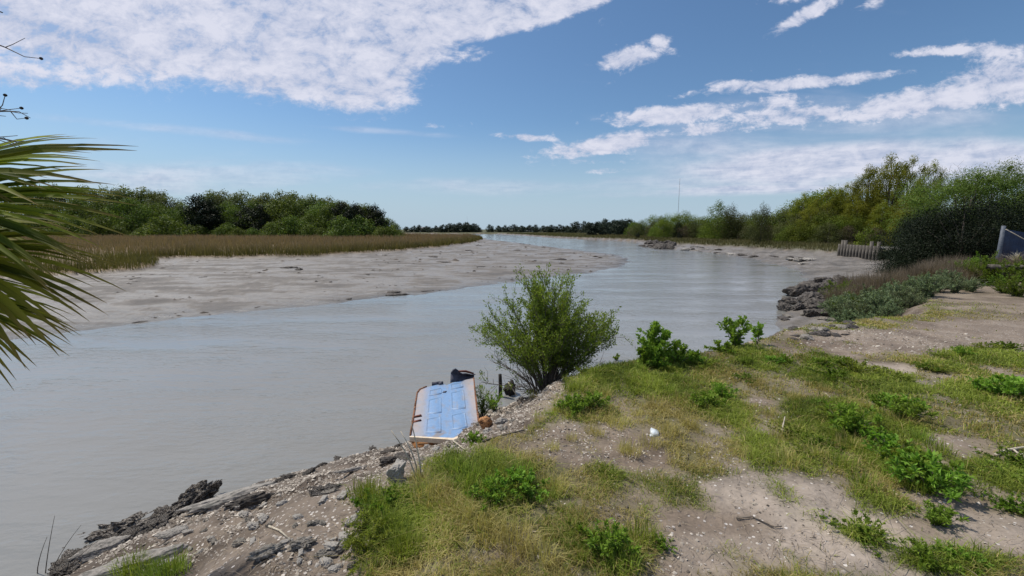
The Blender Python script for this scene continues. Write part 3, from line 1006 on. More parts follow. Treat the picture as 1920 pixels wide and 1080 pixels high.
x, y, r = scatter_near(1000000, 11)
g_, lu_, sa_, ba_, aux = cover_maps(x, y)
rr = r.random(len(x))
tuft = fbm(x * 9, y * 9, 91, 2)
keep = (rr < g_ ** 1.3 * ss(tuft + .25 * lu_, .22, .60)) & (aux[4] > .72) & (aux[1] > .3)
x, y, g_, lu_, hz = x[keep], y[keep], g_[keep], lu_[keep], aux[0][keep]
dryp = np.clip(.48 - lu_ * .75 + (fbm(x * 1.6, y * 1.6, 95, 3) - .5) * 1.6 + ell(DRY, x, y) * .45, 0.03, .95)
isdry = r.random(len(x)) < dryp
dist = np.hypot(x, y)
hh_ = (.018 + .030 * lu_ ** 1.3 + .02 * r.random(len(x))) * r.uniform(.5, 1.5, len(x)) * (1 + .35 * ss(g_, .6, 1))
wd_ = .0035 * r.uniform(.7, 1.4, len(x)) * np.clip(dist / 3.0, .9, 3.5)
for nm_, sel, mt, lb in (('green_grass', ~isdry, 'lawn', 'short patchy green grass growing over the near bank'), ('dry_grass', isdry, 'drygrass', 'yellow dry grass mixed through the near bank turf')):
    P = np.stack([x[sel], y[sel], hz[sel] - .004], -1)
    V, Fq, al = blades(P, hh_[sel] * (1.0 if nm_ == 'green_grass' else 1.15), wd_[sel], r, 1.15, .75)
    tint = np.repeat(np.clip(r.normal(.45, .22, sel.sum()) + 1.1 * (fbm(P[:, 0] * 2.6, P[:, 1] * 2.6, 99, 3) - .5), 0, 1), 6)
    o = mesh_np(nm_, V, Fq, M[mt], None, {'tint': ('FLOAT', tint)})
    tag(o, lb, 'grass', None, 'stuff')

# left marsh
n = 330000
r = np.random.default_rng(21)
px_ = r.uniform(-120, 925, n)
dep = 24 + (155 - 24) * r.random(n) ** .9
xx = (px_ - 960) / F * dep; yy = dep
h_, dL_, dM_, dG_, ri_, mw_ = height(xx, yy, True)
pe = np.where(dG_ < 3.5, 1.0, np.clip(.10 + dep / 700, .1, .28))
keep = (dG_ > .05) & (r.random(n) < pe) & (dL_ < 0)
xx, yy, h_, dG_ = xx[keep], yy[keep], h_[keep], dG_[keep]
hg = np.where(dG_ < 1.6, .8, 1.0) * r.uniform(.7, 1.2, len(xx)) * (.62 + .85 * (fbm(xx * .45, yy * .45, 33, 3)))
clump_low = sdf(xx, yy, [U(60, 524, .3), U(180, 516, .3), U(305, 504, .3), U(312, 492, .3), U(240, 486, .3), U(60, 492, .3)]) > 0
hg = np.where(clump_low, hg * .6, hg)
P = np.stack([xx, yy, h_ - .03], -1)
V, Fq, al = blades(P, hg, .035 * np.clip(yy / 40, .8, 3.2) * r.uniform(.7, 1.4, len(xx)), r, .22, .3)
tt = np.clip(r.normal(.5, .25, len(xx)) + (fbm(xx * .6, yy * .6, 35, 2) - .5) * .9, 0, 1)
al = al * np.repeat(np.where(clump_low, .12, np.clip(.22 + .16 * dG_ + .25 * (fbm(xx * .5, yy * .5, 37, 2) - .5), .12, 1)), 6)
o = mesh_np('marsh_grass', V, Fq, M['marsh'], None, {'tint': ('FLOAT', np.repeat(tt, 6)), 'along': ('FLOAT', np.clip(al * 1.25, 0, 1))})
tag(o, 'tall brown topped marsh grass with a green fringe beside the mud flat', 'marsh grass', None, 'stuff')
# right bank grass strip
n = 260000
r = np.random.default_rng(22)
px_ = r.uniform(925, 1640, n); dep = 26 + 230 * r.random(n) ** 1.5
xx = (px_ - 960) / F * dep; yy = dep
h_, dL_, dM_, dG_, ri_, mw_ = height(xx, yy, True)
keep = (dL_ > 0) & (ri_ > .30) & (dM_ < 0) & (r.random(n) < np.clip(1.2 - ri_ * .45, 0, 1)) & (dL_ - mw_ < 28)
xx, yy, h_ = xx[keep], yy[keep], h_[keep]
P = np.stack([xx, yy, h_ - .03], -1)
V, Fq, al = blades(P, r.uniform(.3, .7, len(xx)), .035 * np.clip(yy / 40, .8, 4) * r.uniform(.7, 1.4, len(xx)), r, .4, .3)
tt = np.clip(r.normal(.5, .25, len(xx)) + (fbm(xx * .3, yy * .3, 36, 3) - .5) * 1.2, 0, 1)
o = mesh_np('bank_grass', V, Fq, M['bankgrass'], None, {'tint': ('FLOAT', np.repeat(tt, 6)), 'along': ('FLOAT', al)})
tag(o, 'low dull green and brown grass along the right river bank', 'marsh grass', None, 'stuff')

# ------------------------------------------------------------------ shell chips and pebbles
M['shell'] = leaf_mat('shell_chips', (.13, .105, .085), (.58, .52, .45), 0, .6)
n = 260000
x, y, r = scatter_near(n, 12)
g_, lu_, sa_, ba_, (h_, dL_, dM_, dG_, ri_, mw_) = cover_maps(x, y)
cl = fbm(x * 2.5, y * 2.5, 44, 3)
gs_ = ss(sdf(x, y, GEDGE), -.1, .15) * (np.hypot(x, y) < 9)
pr = (np.maximum(gs_, ss(1 - ri_, .0, .25)) * 1.0 + ba_ * (1 - .6 * sa_) * .35 + .06) * ss(cl, .26, .52) * (dL_ > .05) * (1 - ss(mw_, .5, 1))
keep = r.random(n) < pr
P = np.stack([x, y, h_], -1)[keep]
m_ = len(P)
sz = .0090 * np.exp(np.clip(r.normal(-.05, .55, m_), -2, 1.0)) * (1 - .35 * ss(P[:, 0], .5, 2)) * np.clip(np.hypot(P[:, 0], P[:, 1]) / 4, .8, 2)
V4 = []
up = norm(np.array([0, 0, 1.0]) + .6 * rand_unit(m_, r)); a1 = norm(np.cross(up, rand_unit(m_, r))); b1 = np.cross(up, a1)
P = P + up * (sz * .15)[:, None]
sx = sz[:, None]
vs = [P + a1 * sx, P + b1 * sx * .7, P - a1 * sx * .8, P - b1 * sx * .75, P + up * sx * .45]
V = np.stack(vs, 1).reshape(-1, 3)
b = (np.arange(m_) * 5)[:, None]
Ft = np.concatenate([b + np.array([[q, (q + 1) % 4, 4]]) for q in range(4)])
o = mesh_np('shell_gravel', V, Ft, M['shell'], None, {'tint': ('FLOAT', np.repeat(r.random(m_) ** 1.6, 5))})
tag(o, 'broken oyster shell and gravel scattered over the bank slope', 'gravel', None, 'stuff')

# dead stalks lying on the bare ground
x, y, r = scatter_near(60000, 14)
g_, lu_, sa_, ba_, (h_, dL_, dM_, dG_, ri_, mw_) = cover_maps(x, y)
keep = (dL_ > .3) & (ri_ > .5) & (r.random(len(x)) < .18 + .5 * ss(fbm(x * 2.1, y * 2.1, 77, 3), .45, .65))
P = np.stack([x, y, h_ + .004], -1)[keep]; m_ = len(P)
th_ = r.random(m_) * 6.283
A_ = np.stack([np.cos(th_), np.sin(th_), r.normal(.04, .08, m_)], -1)
V, Fq, tn = leaf_quads(P, np.tile([0, 0, 1.0], (m_, 1)) + .2 * rand_unit(m_, r), A_, .05 * np.exp(r.normal(0, .5, m_)), .0035 * np.clip(np.hypot(P[:, 0], P[:, 1]) / 4, .8, 2.5), r.random(m_), .3)
M['thatch'] = leaf_mat('dead_stalks', (.07, .05, .035), (.42, .35, .24), 0, .8)
o = mesh_np('grass_litter', V, Fq, M['thatch'], None, {'tint': ('FLOAT', tn)})
tag(o, 'dead stalks and straw lying over the bare soil of the near bank', 'litter', None, 'stuff')

# dark shell and weed litter on the mud flat
r = np.random.default_rng(41)
n = 9000
px_ = r.uniform(60, 1180, n); dep = 14 + 80 * r.random(n) ** 1.3
xx = (px_ - 960) / F * dep; yy = dep
h_, dL_, dM_, dG_, ri_, mw_ = height(xx, yy, True)
cl = fbm(xx * .35, yy * .8, 47, 4)
keep = (dM_ > .2) & (dG_ < -.3) & (dL_ < 0) & (cl > .57) & (r.random(n) < .3)
P = np.stack([xx, yy, h_ + .005], -1)[keep]; m_ = len(P)
sz = (.05 * np.exp(r.normal(0, .55, m_)) * np.clip(P[:, 1] / 25, .7, 2.5))[:, None]
th_ = r.normal(0, .5, m_)
a1 = np.stack([np.cos(th_), np.sin(th_), 0 * th_], -1); b1 = np.stack([-np.sin(th_), np.cos(th_), 0 * th_], -1)
vs = [P + a1 * sx_ for sx_ in (sz * 1.6,)] + [P + b1 * sz * .6, P - a1 * sz * 1.3, P - b1 * sz * .5, P + np.array([0, 0, 1.0]) * sz * .45]
V = np.stack(vs, 1).reshape(-1, 3); b = (np.arange(m_) * 5)[:, None]
Ft = np.concatenate([b + np.array([[q, (q + 1) % 4, 4]]) for q in range(4)])
M['mudlitter'] = leaf_mat('mud_litter', (.02, .018, .015), (.12, .10, .085), 0, .8)
o = mesh_np('mud_litter', V, Ft, M['mudlitter'], None, {'tint': ('FLOAT', np.repeat(r.random(m_), 5))})
tag(o, 'small dark bits of shell and weed strewn over the mud flat', 'litter', None, 'stuff')

# ------------------------------------------------------------------ rocks
import bmesh


def rock_mesh(name, seed, mat, flat=.62, sub=5, rough=.42, elong=1.25):
    r = np.random.default_rng(seed)
    bm = bmesh.new()
    bmesh.ops.create_icosphere(bm, subdivisions=sub, radius=1)
    V = np.array([v.co[:] for v in bm.verts])
    Fs = np.array([[v.index for v in f.verts] for f in bm.faces])
    bm.free()
    # chop with random planes for facets
    for k in range(9):
        nrm = rand_unit(1, r)[0]; d = r.uniform(.55, .85)
        q = V @ nrm
        V = V - np.maximum(q - d, 0)[:, None] * nrm * .92
    s = seed * 3.7
    nz = fbm(V[:, 0] * 2 + s, V[:, 1] * 2 + V[:, 2] * 1.7, seed, 4) - .5
    nz2 = fbm(V[:, 0] * 7 + s, V[:, 1] * 7 + V[:, 2] * 6, seed + 5, 3) - .5
    nz3 = np.abs(fbm(V[:, 0] * 3.1 + s, V[:, 1] * 3.1 - V[:, 2] * 2.7, seed + 9, 4) - .5)
    V = V * (1 + rough * 1.6 * nz + rough * .9 * nz2 - rough * 1.5 * nz3)[:, None]
    V = V * np.array([elong, 1.0, flat])
    o = mesh_np(name, V, Fs, mat, None, None, False)
    return o


def seat(o, x, y, size, rz, dz=0.0, tilt=(0, 0), sc=(1, 1, 1)):
    o.location = (x, y, H1(x, y) + dz)
    o.scale = (size * sc[0], size * sc[1], size * sc[2])
    o.rotation_euler = (tilt[0], tilt[1], rz)


def rock(px, py, size, kind, label, cat='rock', group=None, rz=0.0, dz=0, sc=(1, 1, 1), tilt=(0, 0), name='rock'):
    x, y, z = G(px, py)
    o = kind.copy() if kind.get('_u') else kind
    if o is not kind:
        COL.objects.link(o)
    kind['_u'] = 1
    if '_u' in o.keys() and o is not kind: del o['_u']
    seat(o, x, y, size, rz, dz, tilt, sc)
    o.name = name
    tag(o, label, cat, group)
    return o


RK = [rock_mesh('rock', 500 + i, M['rock']) for i in range(4)]
DK = [rock_mesh('dark_rock', 520 + i, M['dark_rock'], .62) for i in range(4)]
OY = [rock_mesh('oyster_clump', 540 + i, M['oyster'], .6, 5, .75, 1.4) for i in range(3)]
PS = [rock_mesh('pale_stone', 560 + i, M['pale_stone'], .7) for i in range(2)]
CS = [rock_mesh('concrete_slab', 580 + i, M['concrete'], .25, 5, .25, 1.4) for i in range(2)]

rock(235, 985, .26, OY[0], 'largest oyster crusted rock at the lower left waterline', 'rock', 'oyster crusted rocks on the waterline', .6, sc=(1.2, .7, .9), name='oyster_clump')
rock(365, 945, .20, OY[1], 'upright oyster crusted rock jutting over the water', 'rock', 'oyster crusted rocks on the waterline', .9, .04, (1.3, .6, 1.2), (0, -.35), name='oyster_clump')
rock(165, 1015, .17, OY[2], 'dark oyster crusted rock lowest on the left waterline', 'rock', 'oyster crusted rocks on the waterline', .8, name='oyster_clump')
rock(145, 1050, .15, OY[0], 'oyster crusted rock at the bottom left corner of the bank', 'rock', 'oyster crusted rocks on the waterline', 2.0, name='oyster_clump')
rock(310, 970, .15, OY[1], 'small oyster crusted rock between the two large ones', 'rock', 'oyster crusted rocks on the waterline', 1.4, name='oyster_clump')
rock(440, 938, .25, CS[0], 'long grey concrete slab edge lying along the waterline', 'concrete slab', None, .62, .03, (1.5, .5, 1.3), (.25, 0), name='concrete_slab')
rock(470, 945, .13, DK[0], 'black hollow rock under the long concrete slab', 'rock', None, .6, .0, (1.5, .7, .8), name='dark_rock')
rock(195, 1035, .13, CS[1], 'pale tilted slab beside the oyster rocks at lower left', 'concrete slab', None, .7, .05, (1.2, .7, 1), (.5, 0), name='concrete_slab')
rock(325, 1005, .09, CS[0], 'small tan slab below the upright oyster rock', 'concrete slab', None, .7, .03, (1.1, .7, 1), (.35, .1), name='concrete_slab')
rock(245, 1062, .17, CS[1], 'mossy grey slab half buried at the bottom left', 'concrete slab', None, .55, .02, (1.4, .6, 1), (.3, 0), name='concrete_slab')
rock(505, 1050, .055, RK[0], 'grey block beside a hollow fragment at the bottom of the slope', 'rock', None, .5, .02, (1.5, .8, .9), name='grey_block')
rock(563, 1030, .05, RK[1], 'small mossy grey cobble on the slope above the grey block', 'rock', None, .3, .02, (1.3, .9, .9), name='cobble')
rock(745, 900, .085, PS[0], 'upright pale pointed stone in front of the grass edge', 'rock', None, 1.0, .05, (.7, .8, 1.6), (.2, .2), name='pale_stone')
rock(940, 795, .05, PS[1], 'small rounded grey stone right of the orange wood chunk', 'rock', None, .3, .02, name='cobble')
rock(610, 925, .085, OY[2], 'brown shelly clod on the middle of the slope', 'rock', None, .2, .0, (1.3, .9, .6), name='shelly_clod')
rock(680, 935, .06, RK[0], 'grey rock on the slope beside the green grass edge', 'rock', None, .9, .0, name='rock')
rock(660, 888, .10, CS[0], 'narrow pale slab fragment lying on the upper slope', 'concrete slab', None, .35, .02, (1.2, .32, 1), name='concrete_slab')
for i, (px, py, s) in enumerate([(545, 897, .10), (575, 888, .08), (630, 862, .10), (600, 874, .06), (700, 843, .11), (725, 850, .08), (745, 838, .07), (500, 912, .07), (520, 905, .06), (760, 862, .10), (735, 868, .09)]):
    rock(px, py, s * .9, DK[i % 4], 'black jagged rock at the water line between the slab and the door', 'rock', 'black rocks on the near waterline', i * 1.3, 0, (1.3, .8, .9), name='dark_rock')
for i, (px, py, s) in enumerate([(185, 1000, .13), (265, 972, .12), (290, 990, .11), (340, 955, .10), (215, 1005, .12), (130, 1062, .12), (160, 1040, .10), (395, 955, .09), (120, 1075, .10), (250, 1010, .10)]):
    rock(px, py, s, OY[i % 3], 'small clump of oyster shell crowding the lower left waterline', 'rock', 'small oyster clumps on the lower left waterline', i * 1.1, .01, (1.1, .9, 1), name='oyster_clump')
for i in range(70):
    px = random.uniform(200, 700); py = random.uniform(920, 1075)
    if py < 1250 - px * .78: continue
    rock(px, py, random.uniform(.02, .05), random.choice([RK[1], RK[2], RK[3], PS[0], PS[1]]), 'small grey or tan stone lying on the shelly slope', 'stone', 'small stones on the shelly slope', random.uniform(0, 6), .004, (1, .8, .9), name='stone')
for i in range(26):
    t_ = random.random()
    px = 770 + t_ * 290 + random.uniform(-20, 20); py = 870 - t_ * 130 + random.uniform(-25, 20)
    rock(px, py, random.uniform(.02, .045), random.choice([RK[1], RK[2], PS[1], PS[0]]), 'small stone in the shelly gravel beside the door and bush', 'stone', 'small stones between the door and the bush', random.uniform(0, 6), .004, name='stone')
# right cove riprap
for i, (px, py, s) in enumerate([(1500, 552, .55), (1530, 545, .6), (1555, 540, .5), (1490, 570, .38), (1515, 565, .45), (1545, 562, .5), (1478, 582, .3), (1500, 580, .3), (1530, 578, .36), (1560, 575, .4), (1520, 592, .22), (1545, 590, .26),
                                 (1575, 530, .5), (1540, 528, .35), (1515, 535, .3), (1590, 585, .35), (1570, 590, .3), (1605, 592, .25)]):
    rock(px, py, s, DK[i % 4], 'black wet rock in the heap below the sage shrubs', 'rock', 'black rocks in the cove below the shrubs', i * 1.9, .04, (1.2, .9, 1.15), name='dark_rock')
for i in range(55):
    px = random.uniform(1470, 1600); py = random.uniform(515, 640)
    if px < 1470 + (py - 560) * -.3: continue
    rock(px, py, random.uniform(.05, .16), random.choice(DK + RK), 'small dark rock strewn on the mud of the cove', 'rock', 'small rocks on the cove mud', random.uniform(0, 6), 0, (1.2, 1, .6), name='rock')
# rubble point across the river
for i in range(60):
    px = random.uniform(1200, 1262) if i < 26 else random.uniform(1255, 1520)
    if i < 26: py = random.uniform(455, 467)
    else: py = float(np.interp(px, [1255, 1330, 1400, 1520], [464, 469, 479, 492])) + random.uniform(-5, 5)
    s = random.uniform(.4, 1.0) if i < 26 else random.uniform(.2, .5)
    pale = i >= 26 and random.random() < .6
    rock(px, py, s, random.choice(PS) if pale else random.choice(DK), ('pale chunk of rubble on the far right shore' if pale else 'black chunk of rubble on the far right shore'), 'rubble',
         'pale rubble on the far right shore' if pale else 'black rubble on the far right shore', random.uniform(0, 6), 0, (1.2, 1, 1.1 if i < 26 else .6), name='rock')
# lumps on the mud bar
for i, (px, py, s) in enumerate([(545, 503, .5), (740, 553, .35), (800, 546, .2), (268, 603, .18), (330, 602, .15), (482, 576, .14), (655, 560, .18), (560, 505, .35), (810, 482, .5), (830, 492, .4), (735, 548, .3), (1045, 487, .5), (150, 560, .15), (420, 545, .12),
                                 (380, 520, .18), (255, 522, .2), (285, 515, .18), (620, 528, .16), (690, 515, .2), (470, 520, .15), (970, 470, .4), (900, 500, .25), (880, 470, .4)]):
    rock(px, py, s, DK[i % 4], 'low dark lump of debris lying on the pale mud flat', 'debris', 'dark debris lumps on the mud flat', i * .3, -.02, (1.4, .8, .45), name='dark_lump')

# ------------------------------------------------------------------ the near bush and leafy plants
def stem_plant(name, H, W, stems, leaves_n, L, Wl, mat, smat, seed, r0=.012, spread=1.0, flatten=1.0, branch=6, asym=(0, 0), low=.25, bare=0):
    """a multi stemmed shrub: stems fan out from the foot, side twigs, leaves along the outer half"""
    r = np.random.default_rng(seed)
    root = empty(name)
    mb = MB()
    LP, LD = [], []
    for s in range(stems + bare):
        th_ = s * 2.399 + r.normal(0, .3)
        out = (r.random() ** .6) * spread
        isb = s >= stems
        if isb: out = spread * 1.05; 
        ex = math.cos(th_) * W * .5 * out + asym[0] * out; ey = math.sin(th_) * W * .5 * out * flatten
        ez = H * (1 - (.48 if not isb else .72) * out ** 1.7) * r.uniform(.85, 1.05)
        p0 = np.array([math.cos(th_) * .05, math.sin(th_) * .05, -.05]) * (W / 2)
        p1 = np.array([ex, ey, max(ez, .12 * H)])
        t = np.linspace(0, 1, 8)[:, None]
        c = np.array([ex * .22, ey * .22, ez * .5])
        P = (1 - t) ** 2 * p0 + 2 * t * (1 - t) * c + t * t * p1 + r.normal(0, .012 * H, (8, 3)) * t
        mb.tube(P, np.linspace(r0, r0 * .25, 8), 5, False)
        for b_ in range(branch):
            q = r.uniform(low, .95)
            k = int(q * 7); f_ = q * 7 - k
            base = P[k] * (1 - f_) + P[min(k + 1, 7)] * f_
            d = norm((P[min(k + 1, 7)] - P[k])[None] + 1e-6)[0]
            d = norm((d + r.normal(0, .55, 3) + np.array([0, 0, .25]))[None])[0]
            bl = H * r.uniform(.10, .24)
            e = base + d * bl
            midp = (base + e) / 2 + r.normal(0, .02 * H, 3)
            mb.tube([base, midp, e], [r0 * .3, r0 * .22, r0 * .12], 3, False)
            if not isb or r.random() < .12:
                LP.append((base, midp, e)); LD.append(d)
        if not isb:
            LP.append((P[5], P[6], P[7])); LD.append(norm((P[7] - P[6])[None])[0])
    mb.build('stems', smat, root, True)
    LP = np.array(LP); LD = np.array(LD)
    idx = r.integers(0, len(LP), leaves_n)
    q = r.random(leaves_n)[:, None] ** .8
    base = np.where(q < .5, LP[idx, 0] * (1 - 2 * q) + LP[idx, 1] * 2 * q, LP[idx, 1] * (2 - 2 * q) + LP[idx, 2] * (2 * q - 1))
    A_ = norm(LD[idx] * .7 + rand_unit(leaves_n, r) * .9 + np.array([0, 0, .25]))
    N_ = norm(rand_unit(leaves_n, r) + np.array([0, 0, .8]))
    base = base + rand_unit(leaves_n, r) * (.02 * H)
    tone = r.random(len(LP))
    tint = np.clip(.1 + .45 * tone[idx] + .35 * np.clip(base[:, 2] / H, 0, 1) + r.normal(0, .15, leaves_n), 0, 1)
    LL = L * r.uniform(.6, 1.3, leaves_n)
    V, Fq, tn = leaf_quads(base, N_, A_, LL, Wl / L * LL, tint, .3)
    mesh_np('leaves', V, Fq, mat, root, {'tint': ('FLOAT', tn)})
    root['_h'] = H
    return root


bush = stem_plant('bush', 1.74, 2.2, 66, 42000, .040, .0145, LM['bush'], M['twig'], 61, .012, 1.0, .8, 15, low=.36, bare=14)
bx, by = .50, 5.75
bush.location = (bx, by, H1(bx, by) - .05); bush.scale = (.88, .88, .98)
tag(bush, 'rounded leafy bush on many thin stems at the bank edge above the door', 'bush')
mb = MB()
P0 = np.array([.5, 5.9, .8])
for k in range(40):
    th_ = random.uniform(0, 6.28)
    p = np.array([.5 + math.cos(th_) * .18, 5.72 + math.sin(th_) * .15, H1(.5, 5.75) - .05])
    e = p + np.array([math.cos(th_) * random.uniform(.1, .45), math.sin(th_) * .3, random.uniform(.25, .6)])
    mb.tube([p, (p + e) / 2 + np.array([0, 0, .05]), e], [.006, .005, .002], 4, False)
o = mb.build('dead_stems', M['twig'])
o.parent = bush; o.matrix_parent_inverse = Matrix.Translation(-Vector(bush.location))


def plant_at(px, py, name, label, cat, H, W, seed, stems=9, n=900, L=.05, Wl=.028, mat='weed', group=None, smat='twig', **kw):
    x, y, z = G(px, py)
    o = stem_plant(name, H, W, stems, n, L, Wl, LM[mat], M[smat], seed, kw.pop('r0', .005), **kw)
    o.location = (x, y, z - .02)
    tag(o, label, cat, group)
    return o


plant_at(1228, 682, 'leafy_shrub', 'tallest bright green leafy shrub on the bank edge right of the big bush', 'shrub', .56, .52, 71, 16, 2600, .045, .024, 'weed', branch=7, low=.1)
plant_at(1268, 684, 'leafy_shrub', 'low spreading bright green shrub joined to the tall leafy shrub on its right side', 'shrub', .34, .50, 72, 14, 1700, .042, .023, 'weed', branch=7, low=.1)
plant_at(1205, 688, 'leafy_shrub', 'small bright green shrub at the left foot of the tallest leafy shrub', 'shrub', .26, .36, 171, 10, 1100, .040, .022, 'weed', branch=6, low=.1)
plant_at(1296, 684, 'leafy_shrub', 'lowest bright green shrub at the right end of the shrub row', 'shrub', .18, .34, 172, 10, 900, .038, .020, 'weed', branch=6, low=.1)
plant_at(1352, 660, 'leafy_shrub', 'low spreading green plant under the upright shrub nearest the cove', 'shrub', .18, .42, 173, 10, 900, .040, .020, 'weed', branch=6, low=.1)
plant_at(1155, 676, 'leafy_sprig', 'small leafy sprig between the big bush and the bright green shrubs', 'plant', .20, .14, 73, 4, 120, .045, .028, 'weed', low=.1)
plant_at(1378, 650, 'leafy_shrub', 'upright green shrub on the bank edge nearest the cove', 'shrub', .52, .48, 74, 12, 1300, .050, .026, 'weed', branch=5, low=.1)
plant_at(1420, 648, 'leafy_sprig', 'slim leafy sprig just right of the shrub nearest the cove', 'plant', .36, .16, 75, 4, 170, .06, .032, 'weed', low=.15)
plant_at(905, 785, 'small_shrub', 'small narrow leaved shrub growing beside the right edge of the door', 'shrub', .55, .42, 76, 14, 700, .055, .012, 'bush', branch=6, low=.15)
plant_at(925, 770, 'small_shrub', 'low green shrub between the door and the dark post', 'shrub', .35, .36, 77, 9, 420, .05, .014, 'weed', branch=6, low=.1)

# weeds over the turf
LM['weed2'] = leaf_mat('weed_leaves_yellow', (.10, .15, .02), (.32, .38, .07), .32)
WD = [stem_plant('weed_clump', .14, .38, 22, 1500, .022, .013, LM['weed'], M['twig'], 700, .0025, 1.0, 1.0, 6, low=.1),
      stem_plant('weed_clump', .12, .46, 26, 2200, .018, .006, LM['weed2'], M['twig'], 701, .0020, 1.0, .8, 7, low=.05),
      stem_plant('weed_clump', .17, .34, 18, 1300, .030, .010, LM['weed'], M['twig'], 702, .0025, 1.0, 1.0, 6, low=.1),
      stem_plant('weed_clump', .10, .42, 24, 2000, .016, .011, LM['green_shrub'], M['twig'], 703, .0020, 1.0, 1.2, 6, low=.05)]
TG = []
weeds = [(1325, 765, 1.7), (1300, 750, 1.2), (1350, 750, 1.2), (1560, 710, 1.4), (1600, 700, 1.5), (1620, 725, 1.2), (1580, 690, 1.1), (1540, 690, 1.1), (1590, 815, 1.7), (1570, 795, 1.2), (1620, 830, 1.3), (1690, 870, 1.7), (1720, 900, 1.7), (1740, 925, 1.5), (1660, 855, 1.3),
         (1480, 820, 1.2), (1500, 860, 1.1), (1540, 840, 1.1), (1700, 790, 1.2), (1690, 775, 1.1), (1800, 670, 1.3), (1850, 660, 1.6), (1890, 655, 1.5), (1770, 675, 1.0), (1885, 745, 1.6), (1850, 740, 1.2), (1910, 735, 1.5), (1690, 717, 1.0), (1760, 700, 1.0), (1740, 695, .9),
         (1400, 685, 1.0), (1450, 684, 1.1), (1470, 682, .9), (1320, 690, 1.2), (1400, 712, .8), (940, 935, 1.5), (960, 920, 1.2), (920, 945, 1.0), (985, 930, 1.0), (1620, 1010, .9), (1130, 895, 1.0), (1110, 1030, 1.1), (1140, 1050, 1.1), (890, 830, .7), (1230, 690, 1.1),
         (1270, 700, 1.0), (1180, 695, 1.0), (1095, 700, 1.0), (1110, 765, 1.2), (1075, 775, 1.0), (1240, 1030, .7), (1900, 880, 1.2), (1880, 905, 1.1), (1900, 960, .9), (1760, 985, .7), (1800, 1065, 1.0), (1730, 1070, 1.0), (700, 1000, 1.1), (725, 960, 1.2), (690, 1040, 1.0), (1530, 760, .8), (1650, 760, .9)]
for i, (px, py, s) in enumerate(weeds):
    x, y, z = G(px, py)
    if i < 4:
        o = WD[i]
    else:
        o = copy_tree(WD[(i * 7 // 3) % 4])
    o.location = (x, y, z - .01)
    s *= .62 + .09 * (i % 5)
    o.scale = (s * 1.1, s * 1.1, s)
    o.rotation_euler = (0, 0, i * 2.1)
    tag(o, 'green leafy weed clump growing in the turf of the near bank', 'weed', 'leafy weeds growing in the turf')

# grass tufts (longer blades)
def tuft_mesh(name, n, H, rad_, W_, mat, seed, lean=.5, tip=False):
    r = np.random.default_rng(seed)
    rr_ = rad_ * r.random(n) ** .6; th_ = r.random(n) * 6.283
    P = np.stack([rr_ * np.cos(th_), rr_ * np.sin(th_), np.full(n, -.01)], -1)
    V, Fq, al = blades(P, H * r.uniform(.5, 1.1, n), W_ * r.uniform(.7, 1.3, n), r, lean, .7, norm(P * [1, 1, 0] + 1e-6) * .8)
    return mesh_np(name, V, Fq, mat, None, {'tint': ('FLOAT', np.repeat(np.clip(r.normal(.5, .25, n), 0, 1), 6)), 'along': ('FLOAT', al)})


tf = [tuft_mesh('grass_tuft', 130, .15, .10, .0045, M['lawn'], 801 + i) for i in range(2)]
dt = [tuft_mesh('dry_tuft', 110, .17, .09, .0035, M['drygrass'], 811 + i, .6) for i in range(2)]
tl = [(680 + (i * 37) % 90, 930 + (i * 53) % 130) for i in range(22)] + [(230 + i * 13, 1068 + (i * 7) % 22) for i in range(9)] + [(860 + (i * 31) % 140, 885 + (i * 17) % 60) for i in range(12)] + \
     [(1560 + (i * 41) % 230, 820 + (i * 29) % 110) for i in range(16)] + [(1080 + (i * 43) % 150, 1010 + (i * 23) % 60) for i in range(8)] + [(1050 + (i * 67) % 260, 685 + (i * 19) % 60) for i in range(14)]
for i, (px, py) in enumerate(tl):
    x, y, z = G(px, py)
    o = tf[i] if i < 2 else tf[i % 2].copy()
    if i >= 2: COL.objects.link(o)
    o.location = (x, y, z); s = random.uniform(.5, .95)
    o.scale = (s, s, s); o.rotation_euler = (0, 0, i * 1.7)
    tag(o, 'tuft of longer green grass standing out of the turf', 'grass tuft', 'green grass tufts of the near bank')
tl = [(1000 + (i * 61) % 330, 745 + (i * 37) % 120) for i in range(22)] + [(780 + (i * 47) % 260, 905 + (i * 29) % 150) for i in range(18)] + [(1420 + (i * 71) % 300, 720 + (i * 31) % 170) for i in range(16)]
for i, (px, py) in enumerate(tl):
    x, y, z = G(px, py)
    o = dt[i] if i < 2 else dt[i % 2].copy()
    if i >= 2: COL.objects.link(o)
    o.location = (x, y, z); s = random.uniform(.5, 1.0)
    o.scale = (s, s, s); o.rotation_euler = (0, 0, i * 1.7)
    tag(o, 'tuft of straw coloured dry grass on the near bank', 'grass tuft', 'dry grass tufts of the near bank')

# ------------------------------------------------------------------ shrubs of the right cove
SG = [stem_plant('sage_shrub', .62, 1.0, 30, 5500, .042, .014, LM['sage'], M['twig'], 740 + i, .006, 1.0, 1.0, 8, low=.05) for i in range(3)]
GS = [stem_plant('green_shrub', .75, 1.2, 30, 5500, .045, .019, LM['green_shrub'], M['twig'], 750 + i, .006, 1.0, 1.0, 8, low=.05) for i in range(2)]
BG = [tuft_mesh('brown_grass_clump', 420, 1.0, .45, .012, M['browngrass'], 760 + i, .38) for i in range(3)]


